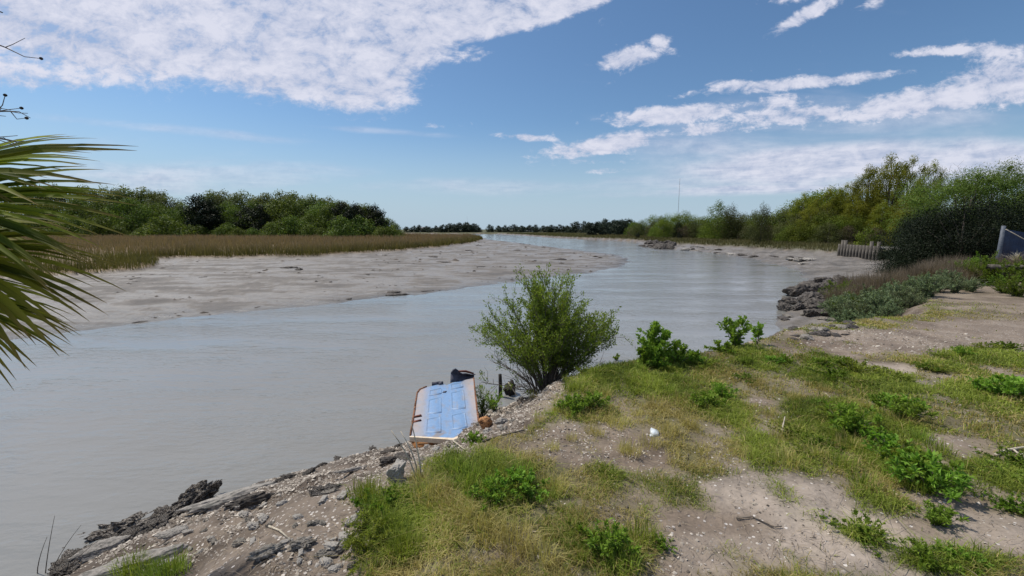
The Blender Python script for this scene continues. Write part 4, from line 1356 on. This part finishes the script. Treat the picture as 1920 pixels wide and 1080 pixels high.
def put(lst, i, px, D, s, label, cat, group, sz=1.0, zoff=0):
    k = i % len(lst)
    src = lst[k]
    o = src if not src.get('_u') else copy_tree(src)
    if o is not src and '_u' in o.keys(): del o['_u']
    src['_u'] = 1
    x = (px - 960) / F * D / 1.0
    z = H1(x, D)
    o.location = (x, D, z - .03 + zoff); o.scale = (s, s, s * sz); o.rotation_euler = (0, 0, i * 2.3)
    tag(o, label, cat, group)
    return o


for i, (px, D, s) in enumerate([(1590, 12.6, .95), (1625, 11.7, 1.0), (1665, 11.4, 1.0), (1705, 11.6, .95), (1745, 12.0, .9), (1575, 13.4, .8), (1610, 12.9, 1.0), (1650, 12.6, 1.05), (1695, 12.7, 1.0), (1735, 13.0, .9), (1605, 14.0, .9), (1640, 13.8, 1.0), (1765, 12.9, .7), (1680, 13.7, .9), (1640, 10.9, .7), (1600, 11.6, .7), (1720, 11.0, .5), (1680, 10.8, .6), (1780, 13.6, .8), (1800, 12.6, .55), (1830, 12.8, .5)]):
    put(SG, i, px, D, s * 1.3, 'grey green leafy shrub in the thicket at the head of the cove', 'shrub', 'grey green shrubs at the head of the cove')
for i, (px, D, s, lb) in enumerate([(1583, 16, .9, 'bright green shrub at the left tip of the thicket above the cove rocks'), (1600, 12.8, .7, 'fresh green shrub low in front of the grey green thicket'), (1820, 15.5, .9, 'yellow green shrub right of the brown grass'), (1855, 14.5, 1.0, 'large yellow green shrub below the black cedars at right'),
                                    (1890, 12.6, .62, 'yellow green shrub beside the timber beam'), (1915, 11.8, .62, 'yellow green shrub at the right edge below the beam'), (1850, 16, .6, 'yellow green shrub left of the blue cover'), (1840, 16.5, .9, 'yellow green shrub hard under the black cedars'), (1960, 15.5, .4, 'low yellow green shrub behind the beam'), (1945, 13.5, 1.0, 'yellow green shrub just beyond the right edge')]):
    put(GS, i, px, D, s * 1.35, lb, 'shrub', 'yellow green shrubs on the right')
for i in range(44):
    px = 1580 + (i * 53) % 250; D = 14.6 + (i * 37 % 50) / 14
    put(BG, i, px, D, random.uniform(.75, 1.05), 'clump of tall brown dry grass behind the grey green shrubs', 'grass clump', 'brown dry grass behind the cove shrubs')
for i, (px, D, s) in enumerate([(1880, 16.2, .95), (1900, 15.8, 1.0), (1920, 15.5, 1.05), (1940, 15.5, 1.1), (1890, 16.5, 1.05), (1750, 13.7, .6), (1790, 14.1, .7)]):
    put(BG, i, px, D, s, 'purplish brown dry grass mound beside the blue cover' if px > 1800 else 'short brown grass clump between the shrubs', 'grass clump', 'dry grass mound at right' if px > 1800 else 'short brown clumps')
# pale arching plant
M['paleblade'] = leaf_mat('pale_green_blades', (.16, .20, .10), (.34, .38, .24), .2)
ar = tuft_mesh('arching_plant', 90, .62, .07, .022, M['paleblade'], 771, 1.0)
put([ar], 0, 1822, 13.2, 1.0, 'pale arching strap leaved plant in front of the yellow green shrubs', 'plant', None)
M['straw'] = leaf_mat('straw_blades', (.40, .36, .28), (.62, .57, .47), .2)
pl = tuft_mesh('dead_palm_sprout', 40, .45, .05, .02, M['straw'], 772, 1.0)
put([pl], 0, 1905, 16.0, 1.0, 'pale dry spiky plume above the purplish mound at right', 'plant', None, 1, .75)

# ------------------------------------------------------------------ bulkhead, beam, blue cover, mast, house
bh = empty('timber_bulkhead')
p0 = np.array([(1572 - 960) / F * 43, 43]); p1 = np.array([(1645 - 960) / F * 37, 37])
bh.location = (p0[0], p0[1], 0)
dv = p1 - p0; Lb = float(np.linalg.norm(dv)); aa = math.atan2(dv[1], dv[0])
bh.rotation_euler = (0, 0, aa)
npost = 13
for i in range(npost):
    mb = MB()
    hgt = 1.55 if i not in (1, 2, 10, 12) else 1.95
    mb.tube([(0, 0, -.4), (0.01, 0, .8), (0, 0.01, hgt)], [.16, .15, .14], 9)
    o = mb.build('post', M['grey_wood'], bh, True)
    o.location = (Lb * i / (npost - 1), 0, 0)
mb = MB(); mb.box((Lb / 2, .16, .7), (Lb / 2 + .2, .04, .62)); mb.build('planking', M['dark_wood'], bh)
mb = MB(); mb.box((Lb / 2, .28, 1.37), (Lb / 2 + .2, .07, .05)); mb.build('cap_rail', M['concrete'], bh)
tag(bh, 'weathered timber bulkhead of round posts at the mouth of the side creek', 'bulkhead')
# pale landing behind the bulkhead
mb = MB()
mb.box((Lb / 2 + 1.2, 3.0, 1.28), (Lb / 2 + 1.4, 2.6, .06))
pad = mb.build('path', M['concrete']); pad.location = bh.location; pad.rotation_euler = bh.rotation_euler
tag(pad, 'pale concrete landing behind the timber bulkhead', None, None, 'structure')
yt = make_tree('small_tree', (bk, LM['bright']), 2.3, 1.7, 1500, .13, .08, 333, 10, .3, 'round', .5, .04)
place(yt, 1628, 42, 428, 'small yellow green tree standing on the landing behind the bulkhead', 'tree', None, True)

bm_ = empty('timber_beam')
x0, y0 = (1868 - 960) / F * 14.2, 14.2
bm_.location = (x0, y0, H1(x0, y0))
mb = MB(); mb.box((1.0, -.15, .62), (1.15, .12, .07), (0, .02, -.15), .006, 3); mb.build('beam', M['grey_wood'], bm_)
for q in (.15, 1.8):
    mb = MB(); mb.box((q, -.12 - q * .1, .3), (.09, .09, .40), None, .005, 5); mb.build('leg', M['dark_wood'], bm_)
tag(bm_, 'old grey timber beam bench among the yellow green shrubs at right edge', 'bench')

# blue tarpaulin screen with a pale pipe
M['blue'] = simple_mat('blue_tarpaulin', (.012, .022, .055), (.02, .04, .09), 4, .5, .5, .05)
M['pipe'] = simple_mat('pale_pipe', (.07, .085, .11), (.13, .145, .17), 8, .6, .1, .002)
sc_ = empty('tarpaulin_screen')
D = 18.5
x0 = (1870 - 960) / F * D
sc_.location = (x0, D, 1.2)
nx, nz_ = 24, 14
uu, vv = np.meshgrid(np.linspace(0, 3.2, nx), np.linspace(0, 1, nz_), indexing='ij')
tz = 1.85 - .18 * uu + .0 * uu
V = np.stack([uu, .10 * np.sin(uu * 4) * (1 - vv) + .05 * np.sin(vv * 7 + uu * 2), vv * tz], -1).reshape(-1, 3)
i, j = np.meshgrid(np.arange(nx - 1), np.arange(nz_ - 1), indexing='ij'); a = i * nz_ + j
Fq = np.stack([a, a + nz_, a + nz_ + 1, a + 1], -1).reshape(-1, 4)
cl_ = mesh_np('tarpaulin', V, Fq, M['blue'], sc_, None, True)
sm = cl_.modifiers.new('thickness', 'SOLIDIFY'); sm.thickness = .012
mb = MB(); mb.tube([(-.06, -.05, -.2), (.0, -.03, .9), (.06, 0, 1.95)], [.075, .075, .07], 10); mb.build('pole', M['pipe'], sc_, True)
mb = MB(); mb.tube([(.06, -.1, 1.8), (1.4, -.16, 1.1), (2.6, -.1, .9)], .018, 6); mb.build('rope', M['driftwood'], sc_, True)
mb = MB(); mb.tube([(1.2, -.3, 1.0), (1.8, -.3, 1.6)], .025, 6); mb.build('strut', M['pipe'], sc_, True)
tag(sc_, 'dark blue tarpaulin screen held by a pale leaning pole at the right edge', 'tarpaulin')

# radio masts
M['steel'] = simple_mat('mast_steel', (.28, .30, .34), (.36, .38, .42), 2, .6, 0)
def mast(px, D, top, label):
    o = empty('radio_mast')
    x = (px - 960) / F * D
    Hh = ztop(D, top)
    o.location = (x, D, 0)
    mb = MB()
    wv = Hh * .0042
    for k in range(3):
        th_ = k * 2.094
        mb.tube([(math.cos(th_) * wv, math.sin(th_) * wv, 0), (math.cos(th_) * wv, math.sin(th_) * wv, Hh)], wv * .28, 4)
    mb.build('mast_frame', M['steel'], o)
    mb = MB()
    for k in range(40):
        z = Hh * k / 40
        a1_, a2_ = (k % 3) * 2.094, ((k + 1) % 3) * 2.094
        mb.tube([(math.cos(a1_) * wv, math.sin(a1_) * wv, z), (math.cos(a2_) * wv, math.sin(a2_) * wv, z + Hh / 40)], wv * .18, 3)
    mb.build('bracing', M['steel'], o)
    tag(o, label, 'mast')
mast(1267, 800, 338, 'tall thin radio mast rising behind the right bank thicket')
mast(877, 1400, 406, 'tiny distant mast above the dark horizon trees')

# distant houses at the end of the marsh
M['white'] = simple_mat('white_wall', (.70, .68, .62), (.80, .78, .74), 3, .8, 0)
M['roof'] = simple_mat('grey_roof', (.16, .15, .15), (.24, .23, .22), 3, .8, 0)
M['glass'] = simple_mat('dark_glass', (.02, .025, .03), (.04, .05, .06), 3, .15, 0)
def house(px, D, wdt, hgt, label):
    o = empty('white_house')
    x = (px - 960) / F * D
    o.location = (x, D, .9)
    mb = MB(); mb.box((0, 0, hgt / 2), (wdt / 2, 3.5, hgt / 2)); mb.build('wall', M['white'], o)
    rfV = [(-wdt / 2 - .4, -3.9, hgt), (wdt / 2 + .4, -3.9, hgt), (wdt / 2 + .4, 3.9, hgt), (-wdt / 2 - .4, 3.9, hgt), (-wdt / 2 + 1, 0, hgt + 1.8), (wdt / 2 - 1, 0, hgt + 1.8)]
    m_ = MB(); m_.add(rfV, [(1, 2, 5), (3, 0, 4)], [(0, 1, 5, 4), (2, 3, 4, 5), (0, 3, 2, 1)]); m_.build('roof', M['roof'], o)
    for k in range(3):
        mb = MB(); mb.box((-wdt / 2 + wdt * (k + .5) / 3, -3.52, hgt * .55), (.5, .04, .6)); mb.build('window', M['glass'], o)
    tag(o, label, 'house')
house(796, 400, 6, 2.4, 'small white house at the far end of the brown marsh')
house(824, 430, 5, 2.4, 'second tiny white house right of the other on the horizon')
house(985, 330, 12, 1.5, 'low pale building on the far river bank beside the channel')

# ------------------------------------------------------------------ the door
def door():
    root = empty('door')
    Ax = np.array([0.98430525, 0.17160133, 0.04118432]); Ay = np.array([-0.16874237, 0.98351281, -0.06502744]); Az = np.array([-0.0516641, 0.05705731, 0.99703324])
    m = Matrix(((Ax[0], Ay[0], Az[0], -1.087), (Ax[1], Ay[1], Az[1], 4.319), (Ax[2], Ay[2], Az[2], .8), (0, 0, 0, 1)))
    root.matrix_world = m
    # worn blue paint
    mt, t = mat_new('worn_blue_paint')
    tcn = t.n('ShaderNodeTexCoord'); oc = tcn.outputs['Object']
    sp = t.n('ShaderNodeSeparateXYZ'); t.put(sp.inputs[0], oc)
    n1 = t.noise(oc, 5, 6, .65); n2 = t.noise(oc, 22, 4, .6)
    ex = t.math('MINIMUM', sp.outputs[0], t.math('SUBTRACT', .80, sp.outputs[0]))
    ex = t.math('ADD', ex, t.math('MULTIPLY', t.math('SUBTRACT', n1, .5), .22))
    worn = t.maprange(ex, .06, .21, 1, 0, True)
    c = t.mix(t.maprange(n2, .35, .65), (.165, .285, .48), (.20, .335, .55))
    grey = t.mix(t.maprange(n1, .42, .6), (.36, .35, .36), (.47, .36, .29))
    c = t.mix(t.math('MULTIPLY', worn, .85), c, grey)
    stn = t.noise(t.mapping(oc, sc=(3.0, .7, 1)), 4.5, 6, .7)
    c = t.mix(t.math('MULTIPLY', t.maprange(stn, .50, .66), .55), c, (.30, .27, .25))
    c = t.mix(t.math('MULTIPLY', t.maprange(sp.outputs[1], .0, .45, 1, 0), t.maprange(n1, .5, .62, 0, .7)), c, (.26, .20, .15))
    chips = t.math('MULTIPLY', t.maprange(n2, .66, .70), t.maprange(n1, .5, .6))
    c = t.mix(chips, c, (.12, .07, .05))
    p = t.n('ShaderNodeBsdfPrincipled'); t.put(p.inputs['Base Color'], c); p.inputs['Roughness'].default_value = .5
    t.put(p.inputs['Normal'], bump(t, n1, .3, .01)); finish(t, p.outputs[0])
    M['bluepaint'] = mt
    M['cream'] = simple_mat('cream_edge', (.62, .48, .33), (.80, .68, .52), 12, .7, .2, .002)
    M['rust'] = simple_mat('rusty_edge', (.09, .035, .018), (.30, .14, .07), 18, .8, .4, .003)
    M['torn'] = simple_mat('torn_skin', (.03, .035, .05), (.10, .10, .13), 9, .6, .5, .01)
    M['redrust'] = simple_mat('red_rust', (.10, .03, .02), (.22, .08, .05), 20, .7, .4, .003)
    out = [(0, 0), (.447, -.185), (.728, 0), (.752, .5), (.78, 1.1), (.827, 1.95), (.649, 1.90), (.53, 1.86), (.476, 1.79), (.417, 1.73), (.37, 1.80), (.292, 1.81), (.20, 1.765), (.121, 1.735), (.033, 1.64), (.002, 1.49), (.006, .9)]
    def slab(name, pts, z0, z1, mat, par, bev=None):
        n_ = len(pts)
        V = [(x_, y_, z0) for x_, y_ in pts] + [(x_, y_, z1) for x_, y_ in pts]
        me = bpy.data.meshes.new(name)
        fs = [tuple(range(n_))[::-1], tuple(range(n_, 2 * n_))] + [(i_, (i_ + 1) % n_, n_ + (i_ + 1) % n_, n_ + i_) for i_ in range(n_)]
        me.from_pydata(V, [], fs); me.materials.append(mat); me.update()
        o_ = bpy.data.objects.new(name, me); COL.objects.link(o_); o_.parent = par
        if bev:
            b_ = o_.modifiers.new('bevel', 'BEVEL'); b_.width = bev; b_.segments = 2; b_.limit_method = 'ANGLE'
        return o_
    body = slab('door_leaf', out, -.042, 0, mt, root, .002)
    quads = [[(.155, .03), (.325, .0), (.325, .44), (.155, .44)], [(.445, .03), (.615, .06), (.615, .50), (.445, .47)], [(.160, .60), (.33, .60), (.33, 1.16), (.160, 1.12)],
             [(.452, .66), (.63, .66), (.65, 1.38), (.463, 1.33)], [(.165, 1.30), (.335, 1.34), (.335, 1.56), (.165, 1.50)], [(.47, 1.50), (.65, 1.54), (.65, 1.72), (.47, 1.70)]]
    for q in quads:
        # moulding ring then raised field
        q = np.array(q, float); c_ = q.mean(0)
        o2 = c_ + (q - c_) * 1.0; o3 = c_ + (q - c_) * np.array([.86, .94]); o4 = c_ + (q - c_) * np.array([.72, .88])
        V = []; lv = [(o2, .0005), (c_ + (q - c_) * np.array([.93, .97]), .016), (o3, .0025), (o4, .008)]
        for ring, z in lv:
            V += [(x_, y_, z) for x_, y_ in ring]
        Fs = []
        for L_ in range(3):
            for k in range(4):
                Fs.append((L_ * 4 + k, L_ * 4 + (k + 1) % 4, L_ * 4 + 4 + (k + 1) % 4, L_ * 4 + 4 + k))
        Fs.append((12, 13, 14, 15))
        mb_ = MB(); mb_.add(V, (), Fs); mb_.build('panel', mt, root)
    def strip(name, pts, rad_x, z, hgt, mat, lab=None):
        mb_ = MB()
        pts = np.array(pts, float)
        for a_, b_ in zip(pts[:-1], pts[1:]):
            d = b_ - a_; L_ = np.linalg.norm(d); an = math.atan2(d[1], d[0]); c_ = (a_ + b_) / 2
            mb_.box((c_[0], c_[1], z), (L_ / 2 + rad_x * .3, rad_x, hgt), (0, 0, an), .0015, int(L_ * 1000))
        o_ = mb_.build(name, mat, root)
        if lab: o_['label'] = lab
        return o_
    rl = slab('bottom_rail', [(-.012, .004), (-.012, -.022), (.20, -.115), (.447, -.232), (.742, -.055), (.738, .010), (.728, .004), (.447, -.181)], -.046, .004, M['cream'], root); rl['label'] = 'cream coloured bottom edge of the door'
    strip('edge_trim', [(-.008, .03), (-.004, .9), (-.006, 1.49), (.025, 1.64), (.115, 1.742)], .009, -.016, .030, M['rust'])
    strip('edge_trim', [(.742, .03), (.762, .5), (.79, 1.1), (.835, 1.94)], .010, -.016, .030, M['rust'])
    # curled torn skin at the top
    nx_, ny_ = 12, 8
    u_, v_ = np.meshgrid(np.linspace(0, 1, nx_), np.linspace(0, 1, ny_), indexing='ij')
    xs = .47 + .37 * u_
    base = 1.80 + .14 * u_
    lift = .20 * (.65 + .35 * np.sin(u_ * 5 + .5)) * (1 - .35 * u_)
    V = np.stack([xs + .03 * v_, base + .02 + .10 * np.sin(v_ * 2.6), .004 + lift * np.sin(v_ * 1.8) * (.8 + .2 * np.sin(u_ * 11))], -1).reshape(-1, 3)
    i_, j_ = np.meshgrid(np.arange(nx_ - 1), np.arange(ny_ - 1), indexing='ij'); a_ = i_ * ny_ + j_
    o_ = mesh_np('torn_skin', V, np.stack([a_, a_ + ny_, a_ + ny_ + 1, a_ + 1], -1).reshape(-1, 4), M['torn'], root, None, True)
    s_ = o_.modifiers.new('thickness', 'SOLIDIFY'); s_.thickness = .006
    mb_ = MB(); mb_.tube([(.60, 1.96, .13), (.72, 1.99, .11), (.84, 2.0, .06)], [.014, .018, .014], 7); mb_.build('curled_lip', M['redrust'], root, True)
    mb_ = MB(); mb_.box((.26, 1.82, .012), (.06, .02, .018), (0, .1, .1), .006, 9); mb_.box((.33, 1.80, .015), (.025, .025, .02), (0, 0, .4), .006, 8); mb_.build('torn_fragment', M['torn'], root)
    mb_ = MB(); mb_.box((.38, 1.40, .004), (.022, .028, .004), (0, 0, -.3), .003, 2); mb_.build('hole_plate', M['torn'], root)
    for yy_ in (.56, .41):
        mb_ = MB(); mb_.box((.045, yy_, .004), (.045, .018, .006), (0, 0, .25), .004, int(yy_ * 100)); mb_.build('hinge_scar', M['redrust'], root)
    # rotten core hanging below the bottom edge
    pts = [(0.0, -.02, -.05), (.42, -.11, -.05), (.70, -.02, -.05), (.62, .05, -.12), (.36, -.05, -.30), (.10, .03, -.32)]
    V = np.array(pts + [(x_, y_ + .04, z_) for x_, y_, z_ in pts])
    Fs = [(0, 1, 4, 5), (1, 2, 3, 4), (11, 10, 7, 6), (10, 9, 8, 7)]
    for k in range(6):
        k2 = (k + 1) % 6; Fs.append((k2, k, k + 6, k2 + 6))
    mb_ = MB(); mb_.add(V, (), Fs); mb_.build('rotten_core', M['orange_wood'], root)
    mb_ = MB(); mb_.box((.19, -.085, -.062), (.12, .008, .022), (0, 0, -.26), .003, 4); mb_.build('splinter', M['orange_wood'], root)
    tag(root, 'broken light blue panelled door lying on the shelly bank over the water', 'door')
    return root


door()
# debris that props the door
for px, py, s, sc in [(0, 0, .2, (1.3, .9, 1.1))]:
    o = RK[0].copy(); COL.objects.link(o); o.name = 'rock'
    if '_u' in o.keys(): del o['_u']
    o.location = (-.8, 4.95, .38); o.scale = (.36, .42, .42); o.rotation_euler = (0, 0, 1)
    tag(o, 'large rock hidden in the shade under the blue door', 'rock')
o = DK[1].copy(); COL.objects.link(o); o.name = 'dark_rock'
if '_u' in o.keys(): del o['_u']
o.location = (-.9, 5.7, .25); o.scale = (.35, .4, .55); o.rotation_euler = (0, 0, .4)
tag(o, 'dark boulder propping the far end of the blue door', 'rock')

x, y, z = G(912, 803)
oc = rock_mesh('wood_chunk', 611, M['orange_wood'], .8, 3, .5, 1.1); oc.location = (x, y, z + .05); oc.scale = (.085, .06, .085); oc.rotation_euler = (.4, .3, .5)
tag(oc, 'orange broken chunk of wood beside the bottom corner of the door', 'wood chunk')
x, y, z = G(938, 745)
mb = MB(); mb.tube([(0, 0, -.1), (.005, 0, .2), (-.003, 0, .42)], [.035, .034, .03], 8)
o = mb.build('wooden_post', M['dark_wood']); o.location = (x, y, z); tag(o, 'thin black wooden post stub standing between the door and the bush', 'post')
x, y, z = G(958, 742)
o = rock_mesh('tree_stump', 612, M['dark_wood'], 1.3, 4, .45, .9); o.location = (x, y + .1, z + .1); o.scale = (.15, .14, .16)
tag(o, 'jagged black rotten stump beside the thin post', 'stump')
mb = MB(); mb.tube([(0, 0, .28), (.16, -.06, .05)], [.012, .009], 6); o = mb.build('stick', M['driftwood']); o.location = (x - .05, y - .08, z); tag(o, 'pale stick leaning on the black stump', 'stick')

# litter, sticks, reeds
x, y, z = G(1227, 818)
M['litter'] = simple_mat('white_wrapper', (.55, .62, .68), (.80, .83, .85), 30, .35, .5, .004)
mb = MB(); mb.box((0, 0, .016), (.034, .048, .012), (.1, .15, -.3), .005, 21, .8); mb.box((-.03, -.04, .010), (.02, .012, .006), (0, .2, .4), .003, 22)
o = mb.build('crumpled_carton', M['litter']); o.location = (x, y, z); tag(o, 'small crumpled white and blue carton lying at the edge of the bare patch', 'litter')


def stick(pxs, rad_, label, mat='driftwood', lift=.012, name='stick', z_extra=None, group=None):
    pts = []
    for k, (px, py) in enumerate(pxs):
        x_, y_, z_ = G(px, py)
        pts.append((x_, y_, z_ + lift + (z_extra[k] if z_extra else 0)))
    P = np.array(pts); o0 = P[0].copy()
    mb_ = MB(); mb_.tube(P - o0, np.linspace(rad_, rad_ * .5, len(P)), 6)
    o_ = mb_.build(name, M[mat], None, True); o_.location = o0
    tag(o_, label, 'stick', group)
    return o_


stick([(1866, 856), (1893, 846), (1925, 843), (1960, 838)], .012, 'bone white driftwood branch lying on the grass at the right edge')
stick([(1900, 850), (1908, 860), (1917, 868)], .008, 'short white side piece under the driftwood branch at the right edge')
stick([(1466, 812), (1470, 800)], .008, 'upright bleached stick standing at the edge of the leafy weeds', z_extra=[0, .07])
stick([(1550, 765), (1562, 752)], .008, 'short straw coloured stick on the dry grass')
stick([(1548, 740), (1560, 758)], .006, 'thin pale stick crossing the short straw coloured one')
stick([(505, 993), (525, 1004), (545, 1018)], .007, 'thin curved tan twig on the shelly slope')
stick([(640, 1060), (655, 1040), (668, 1020)], .005, 'thin pale twig near the grass edge at the bottom')
stick([(1380, 975), (1410, 978), (1450, 995), (1465, 998)], .006, 'long brown twig on the sandy path', 'twig')
stick([(1190, 975), (1225, 985)], .004, 'short brown twig on the trampled turf', 'twig')
stick([(905, 830), (935, 822), (985, 812)], .010, 'grey driftwood stick lying below the orange wood chunk', 'grey_wood')
stick([(850, 830), (872, 850)], .008, 'pale stick leaning out from under the door', 'driftwood')
stick([(700, 1075), (715, 1058)], .006, 'small straw stalk in the grass at the bottom of the bank')
for i, (px, py, e) in enumerate([(780, 905, (-.16, .02, .36)), (790, 900, (-.06, 0, .42)), (783, 895, (-.12, .05, .30))]):
    x_, y_, z_ = G(px, py)
    mb = MB(); t_ = np.linspace(0, 1, 6)
    P = np.stack([e[0] * t_ ** 1.6, e[1] * t_, e[2] * t_], -1)
    mb.tube(P, np.linspace(.006, .003, 6), 5)
    o = mb.build('reed_stem', M['driftwood'], None, True); o.location = (x_, y_, z_)
    tag(o, 'dry pale reed stem standing in front of the door corner', 'reed', 'dry reed stems in front of the door')
for i, (px, py, e) in enumerate([(95, 1078, (.22, .1, .42)), (85, 1080, (.05, .1, .5)), (120, 1079, (.28, .05, .30)), (70, 1080, (.12, .02, .36))]):
    x_, y_, z_ = G(px, py)
    mb = MB(); t_ = np.linspace(0, 1, 6)
    P = np.stack([e[0] * t_ ** 1.5, e[1] * t_, e[2] * t_], -1)
    mb.tube(P, np.linspace(.004, .0015, 6), 5)
    o = mb.build('reed_stem', M['twig'], None, True); o.location = (x_, y_, z_ - .02)
    tag(o, 'thin dark reed stem over the water at the bottom left', 'reed', 'thin reed stems at the bottom left')
for i in range(60):
    # small twigs strewn on slope and bare ground
    px = random.uniform(480, 1000) if i % 2 else random.uniform(1050, 1800); py = random.uniform(830, 1060) if i % 2 else random.uniform(740, 1060)
    if i % 2 and py < 1240 - px * .55: continue
    a_ = random.uniform(0, 3.1); l_ = random.uniform(8, 26)
    stick([(px, py), (px + l_ * .5 * math.cos(a_), py + l_ * .25 * math.sin(a_) + 1), (px + l_ * math.cos(a_), py + l_ * .5 * math.sin(a_))], random.uniform(.002, .004),
          'short dry twig strewn on the near bank', 'twig' if i % 3 else 'driftwood', .008, 'twig', None, 'dry twigs strewn on the near bank')

# ------------------------------------------------------------------ palmetto at the left edge
M['palm'] = leaf_mat('palm_blades', (.05, .072, .008), (.24, .27, .035), .45, .6, tip=(.24, .16, .07))
palm = empty('palm_tree', (-4.3, 2.2, H1(-4.3, 2.2)))
PZ = palm.location.z
mb = MB()
tp = [(0, 0, -.3), (.05, .05, .6), (.12, .1, 1.3), (.2, .15, 2.0), (.28, .2, 2.6)]
mb.tube(tp, [.2, .17, .16, .16, .14], 12)
mb.build('trunk', M['bark'], palm, True)


def fan_leaf(hub, fwd, nrm, Lb, nb, seed, spread=150, droop=.25):
    r = np.random.default_rng(seed)
    fwd = np.array(fwd, float); fwd /= np.linalg.norm(fwd)
    nrm = np.array(nrm, float); side = np.cross(nrm, fwd); side /= np.linalg.norm(side); nrm = np.cross(fwd, side)
    V, Fs, tn, al = [], [], [], []
    for k in range(nb):
        a_ = R(-spread + 2 * spread * k / (nb - 1)) + r.normal(0, .05)
        d = math.cos(a_) * fwd + math.sin(a_) * side
        L_ = Lb * (.72 + .28 * math.cos(a_ * .7)) * r.uniform(.88, 1.08)
        wmax = L_ * r.uniform(.018, .030)
        sd_ = np.cross(nrm, d)
        tt_ = r.random()
        dr = droop * r.uniform(.6, 1.5)
        n0 = len(V)
        lv = [0, .18, .4, .6, .78, .92, 1.0]; ww = [.25, .75, 1.0, .85, .55, .25, .03]
        for q, w_ in zip(lv, ww):
            c_ = hub + d * L_ * q + nrm * (.06 * L_ * math.sin(q * 3)) - np.array([0, 0, 1]) * dr * L_ * q ** 2.6
            V += [c_ - sd_ * wmax * w_, c_ - nrm * wmax * w_ * .55, c_ + sd_ * wmax * w_]
            tn += [tt_] * 3; al += [max(0, (q - .72) / .28) * .9] * 3
        for q in range(len(lv) - 1):
            b_ = n0 + q * 3
            Fs += [(b_, b_ + 1, b_ + 4, b_ + 3), (b_ + 1, b_ + 2, b_ + 5, b_ + 4)]
    return np.array(V), np.array(Fs), tn, al


def px3(px, py, y):
    """point at world depth y on the line of sight of a photo pixel"""
    a_ = (px - 960) / F; b_ = (540 - py) / F
    d = np.array((a_, CP + b_ * SP, -SP + b_ * CP)); t_ = y / d[1]
    return np.array((0, 0, CAMZ)) + d * t_


crown_c = np.array([palm.location.x + .28, palm.location.y + .2, PZ + 2.6])
LV = [  # hub pixel, depth, aim pixel of the middle blade, aim depth, length, blades, spread
    ((-90, 325), 2.35, (190, 300), 2.45, .78, 26, 58, .08),
    ((-110, 380), 2.2, (200, 455), 2.3, .86, 34, 75, .10),
    ((-130, 420), 2.5, (150, 420), 2.6, .82, 30, 80, .15),
    ((-100, 470), 2.1, (150, 590), 2.1, .76, 34, 80, .18),
    ((-160, 520), 2.3, (60, 640), 2.2, .72, 30, 85, .25),
    ((-110, 545), 2.15, (45, 700), 2.1, .62, 26, 60, .2),
    ((-150, 440), 2.7, (190, 470), 2.8, .80, 22, 60, .12),
    ((-160, 345), 2.0, (200, 290), 2.1, 1.12, 3, 7, .06),
    ((-190, 260), 2.2, (-60, 100), 2.2, .6, 22, 80, .1),
]
for i, (hp, hd, ap, ad, L_, nb, sp_, dr) in enumerate(LV):
    hp = (hp[0] - 40, hp[1] + 4); L_ *= .95; nb = max(3, int(nb * 1.1)); ap = (ap[0] - 15, ap[1])
    hub = px3(hp[0], hp[1], hd); aim = px3(ap[0], ap[1], ad)
    f_ = aim - hub
    view = hub - np.array((0, 0, CAMZ)); view /= np.linalg.norm(view)
    nr_ = -view * .75 + np.array([0, .1, .65]) + np.array([.1 * math.sin(i * 2), 0, .1 * math.cos(i * 3)])
    V, Fs, tn, al = fan_leaf(hub, f_, nr_, L_, nb, 900 + i, sp_, dr)
    o = mesh_np('leaf', V - np.array(palm.location), Fs, M['palm'], palm, {'tint': ('FLOAT', tn), 'along': ('FLOAT', al)}, True)
    mb = MB()
    P = np.array([crown_c, (crown_c + hub) / 2 + np.array([0, 0, .12]), hub + f_ * .04]) - np.array(palm.location)
    mb.tube(P, [.03, .02, .012], 6)
    mb.build('leaf_stalk', M['palm'], palm, True)
# fruit stalks
r = np.random.default_rng(17)
for (a0, a1) in [((-160, 300), (20, 210)), ((-160, 330), (10, 262)), ((-150, 120), (10, 90)), ((-150, 60), (5, 25))]:
    mb = MB()
    p0 = px3(*a0, 2.3); p1 = px3(*a1, 2.4)
    n_ = 8
    t_ = np.linspace(0, 1, n_)[:, None]
    P = p0 + (p1 - p0) * t_ + np.array([0, 0, .08]) * np.sin(t_ * 3.1)
    mb.tube(P - np.array(palm.location), np.linspace(.010, .003, n_), 5)
    nuts = MB()
    for k in range(14 if a0[1] > 200 else 5):
        q = r.integers(3, 8)
        e = P[q] + np.array([r.uniform(.02, .16), r.uniform(-.04, .04), r.uniform(-.09, .09)])
        mb.tube(np.array([P[q], (P[q] + e) / 2 + r.normal(0, .01, 3), e]) - np.array(palm.location), [.0028, .002, .0014], 4)
        if k % 5 == 1:
            nuts.tube([e - np.array(palm.location) + np.array([0, 0, z_]) for z_ in (-.008, -.005, 0, .005, .008)], [.001, .0065, .0085, .0065, .001], 8)
    st = mb.build('fruit_stalk', M['twig'], palm, True)
    if nuts.n: nuts.build('fruit', M['dark_wood'], st, True)
tag(palm, 'palmetto with stiff fan leaves reaching in from the left edge', 'palm tree')

for o in S.objects:
    for k in ('_h', '_u'):
        if k in o.keys(): del o[k]
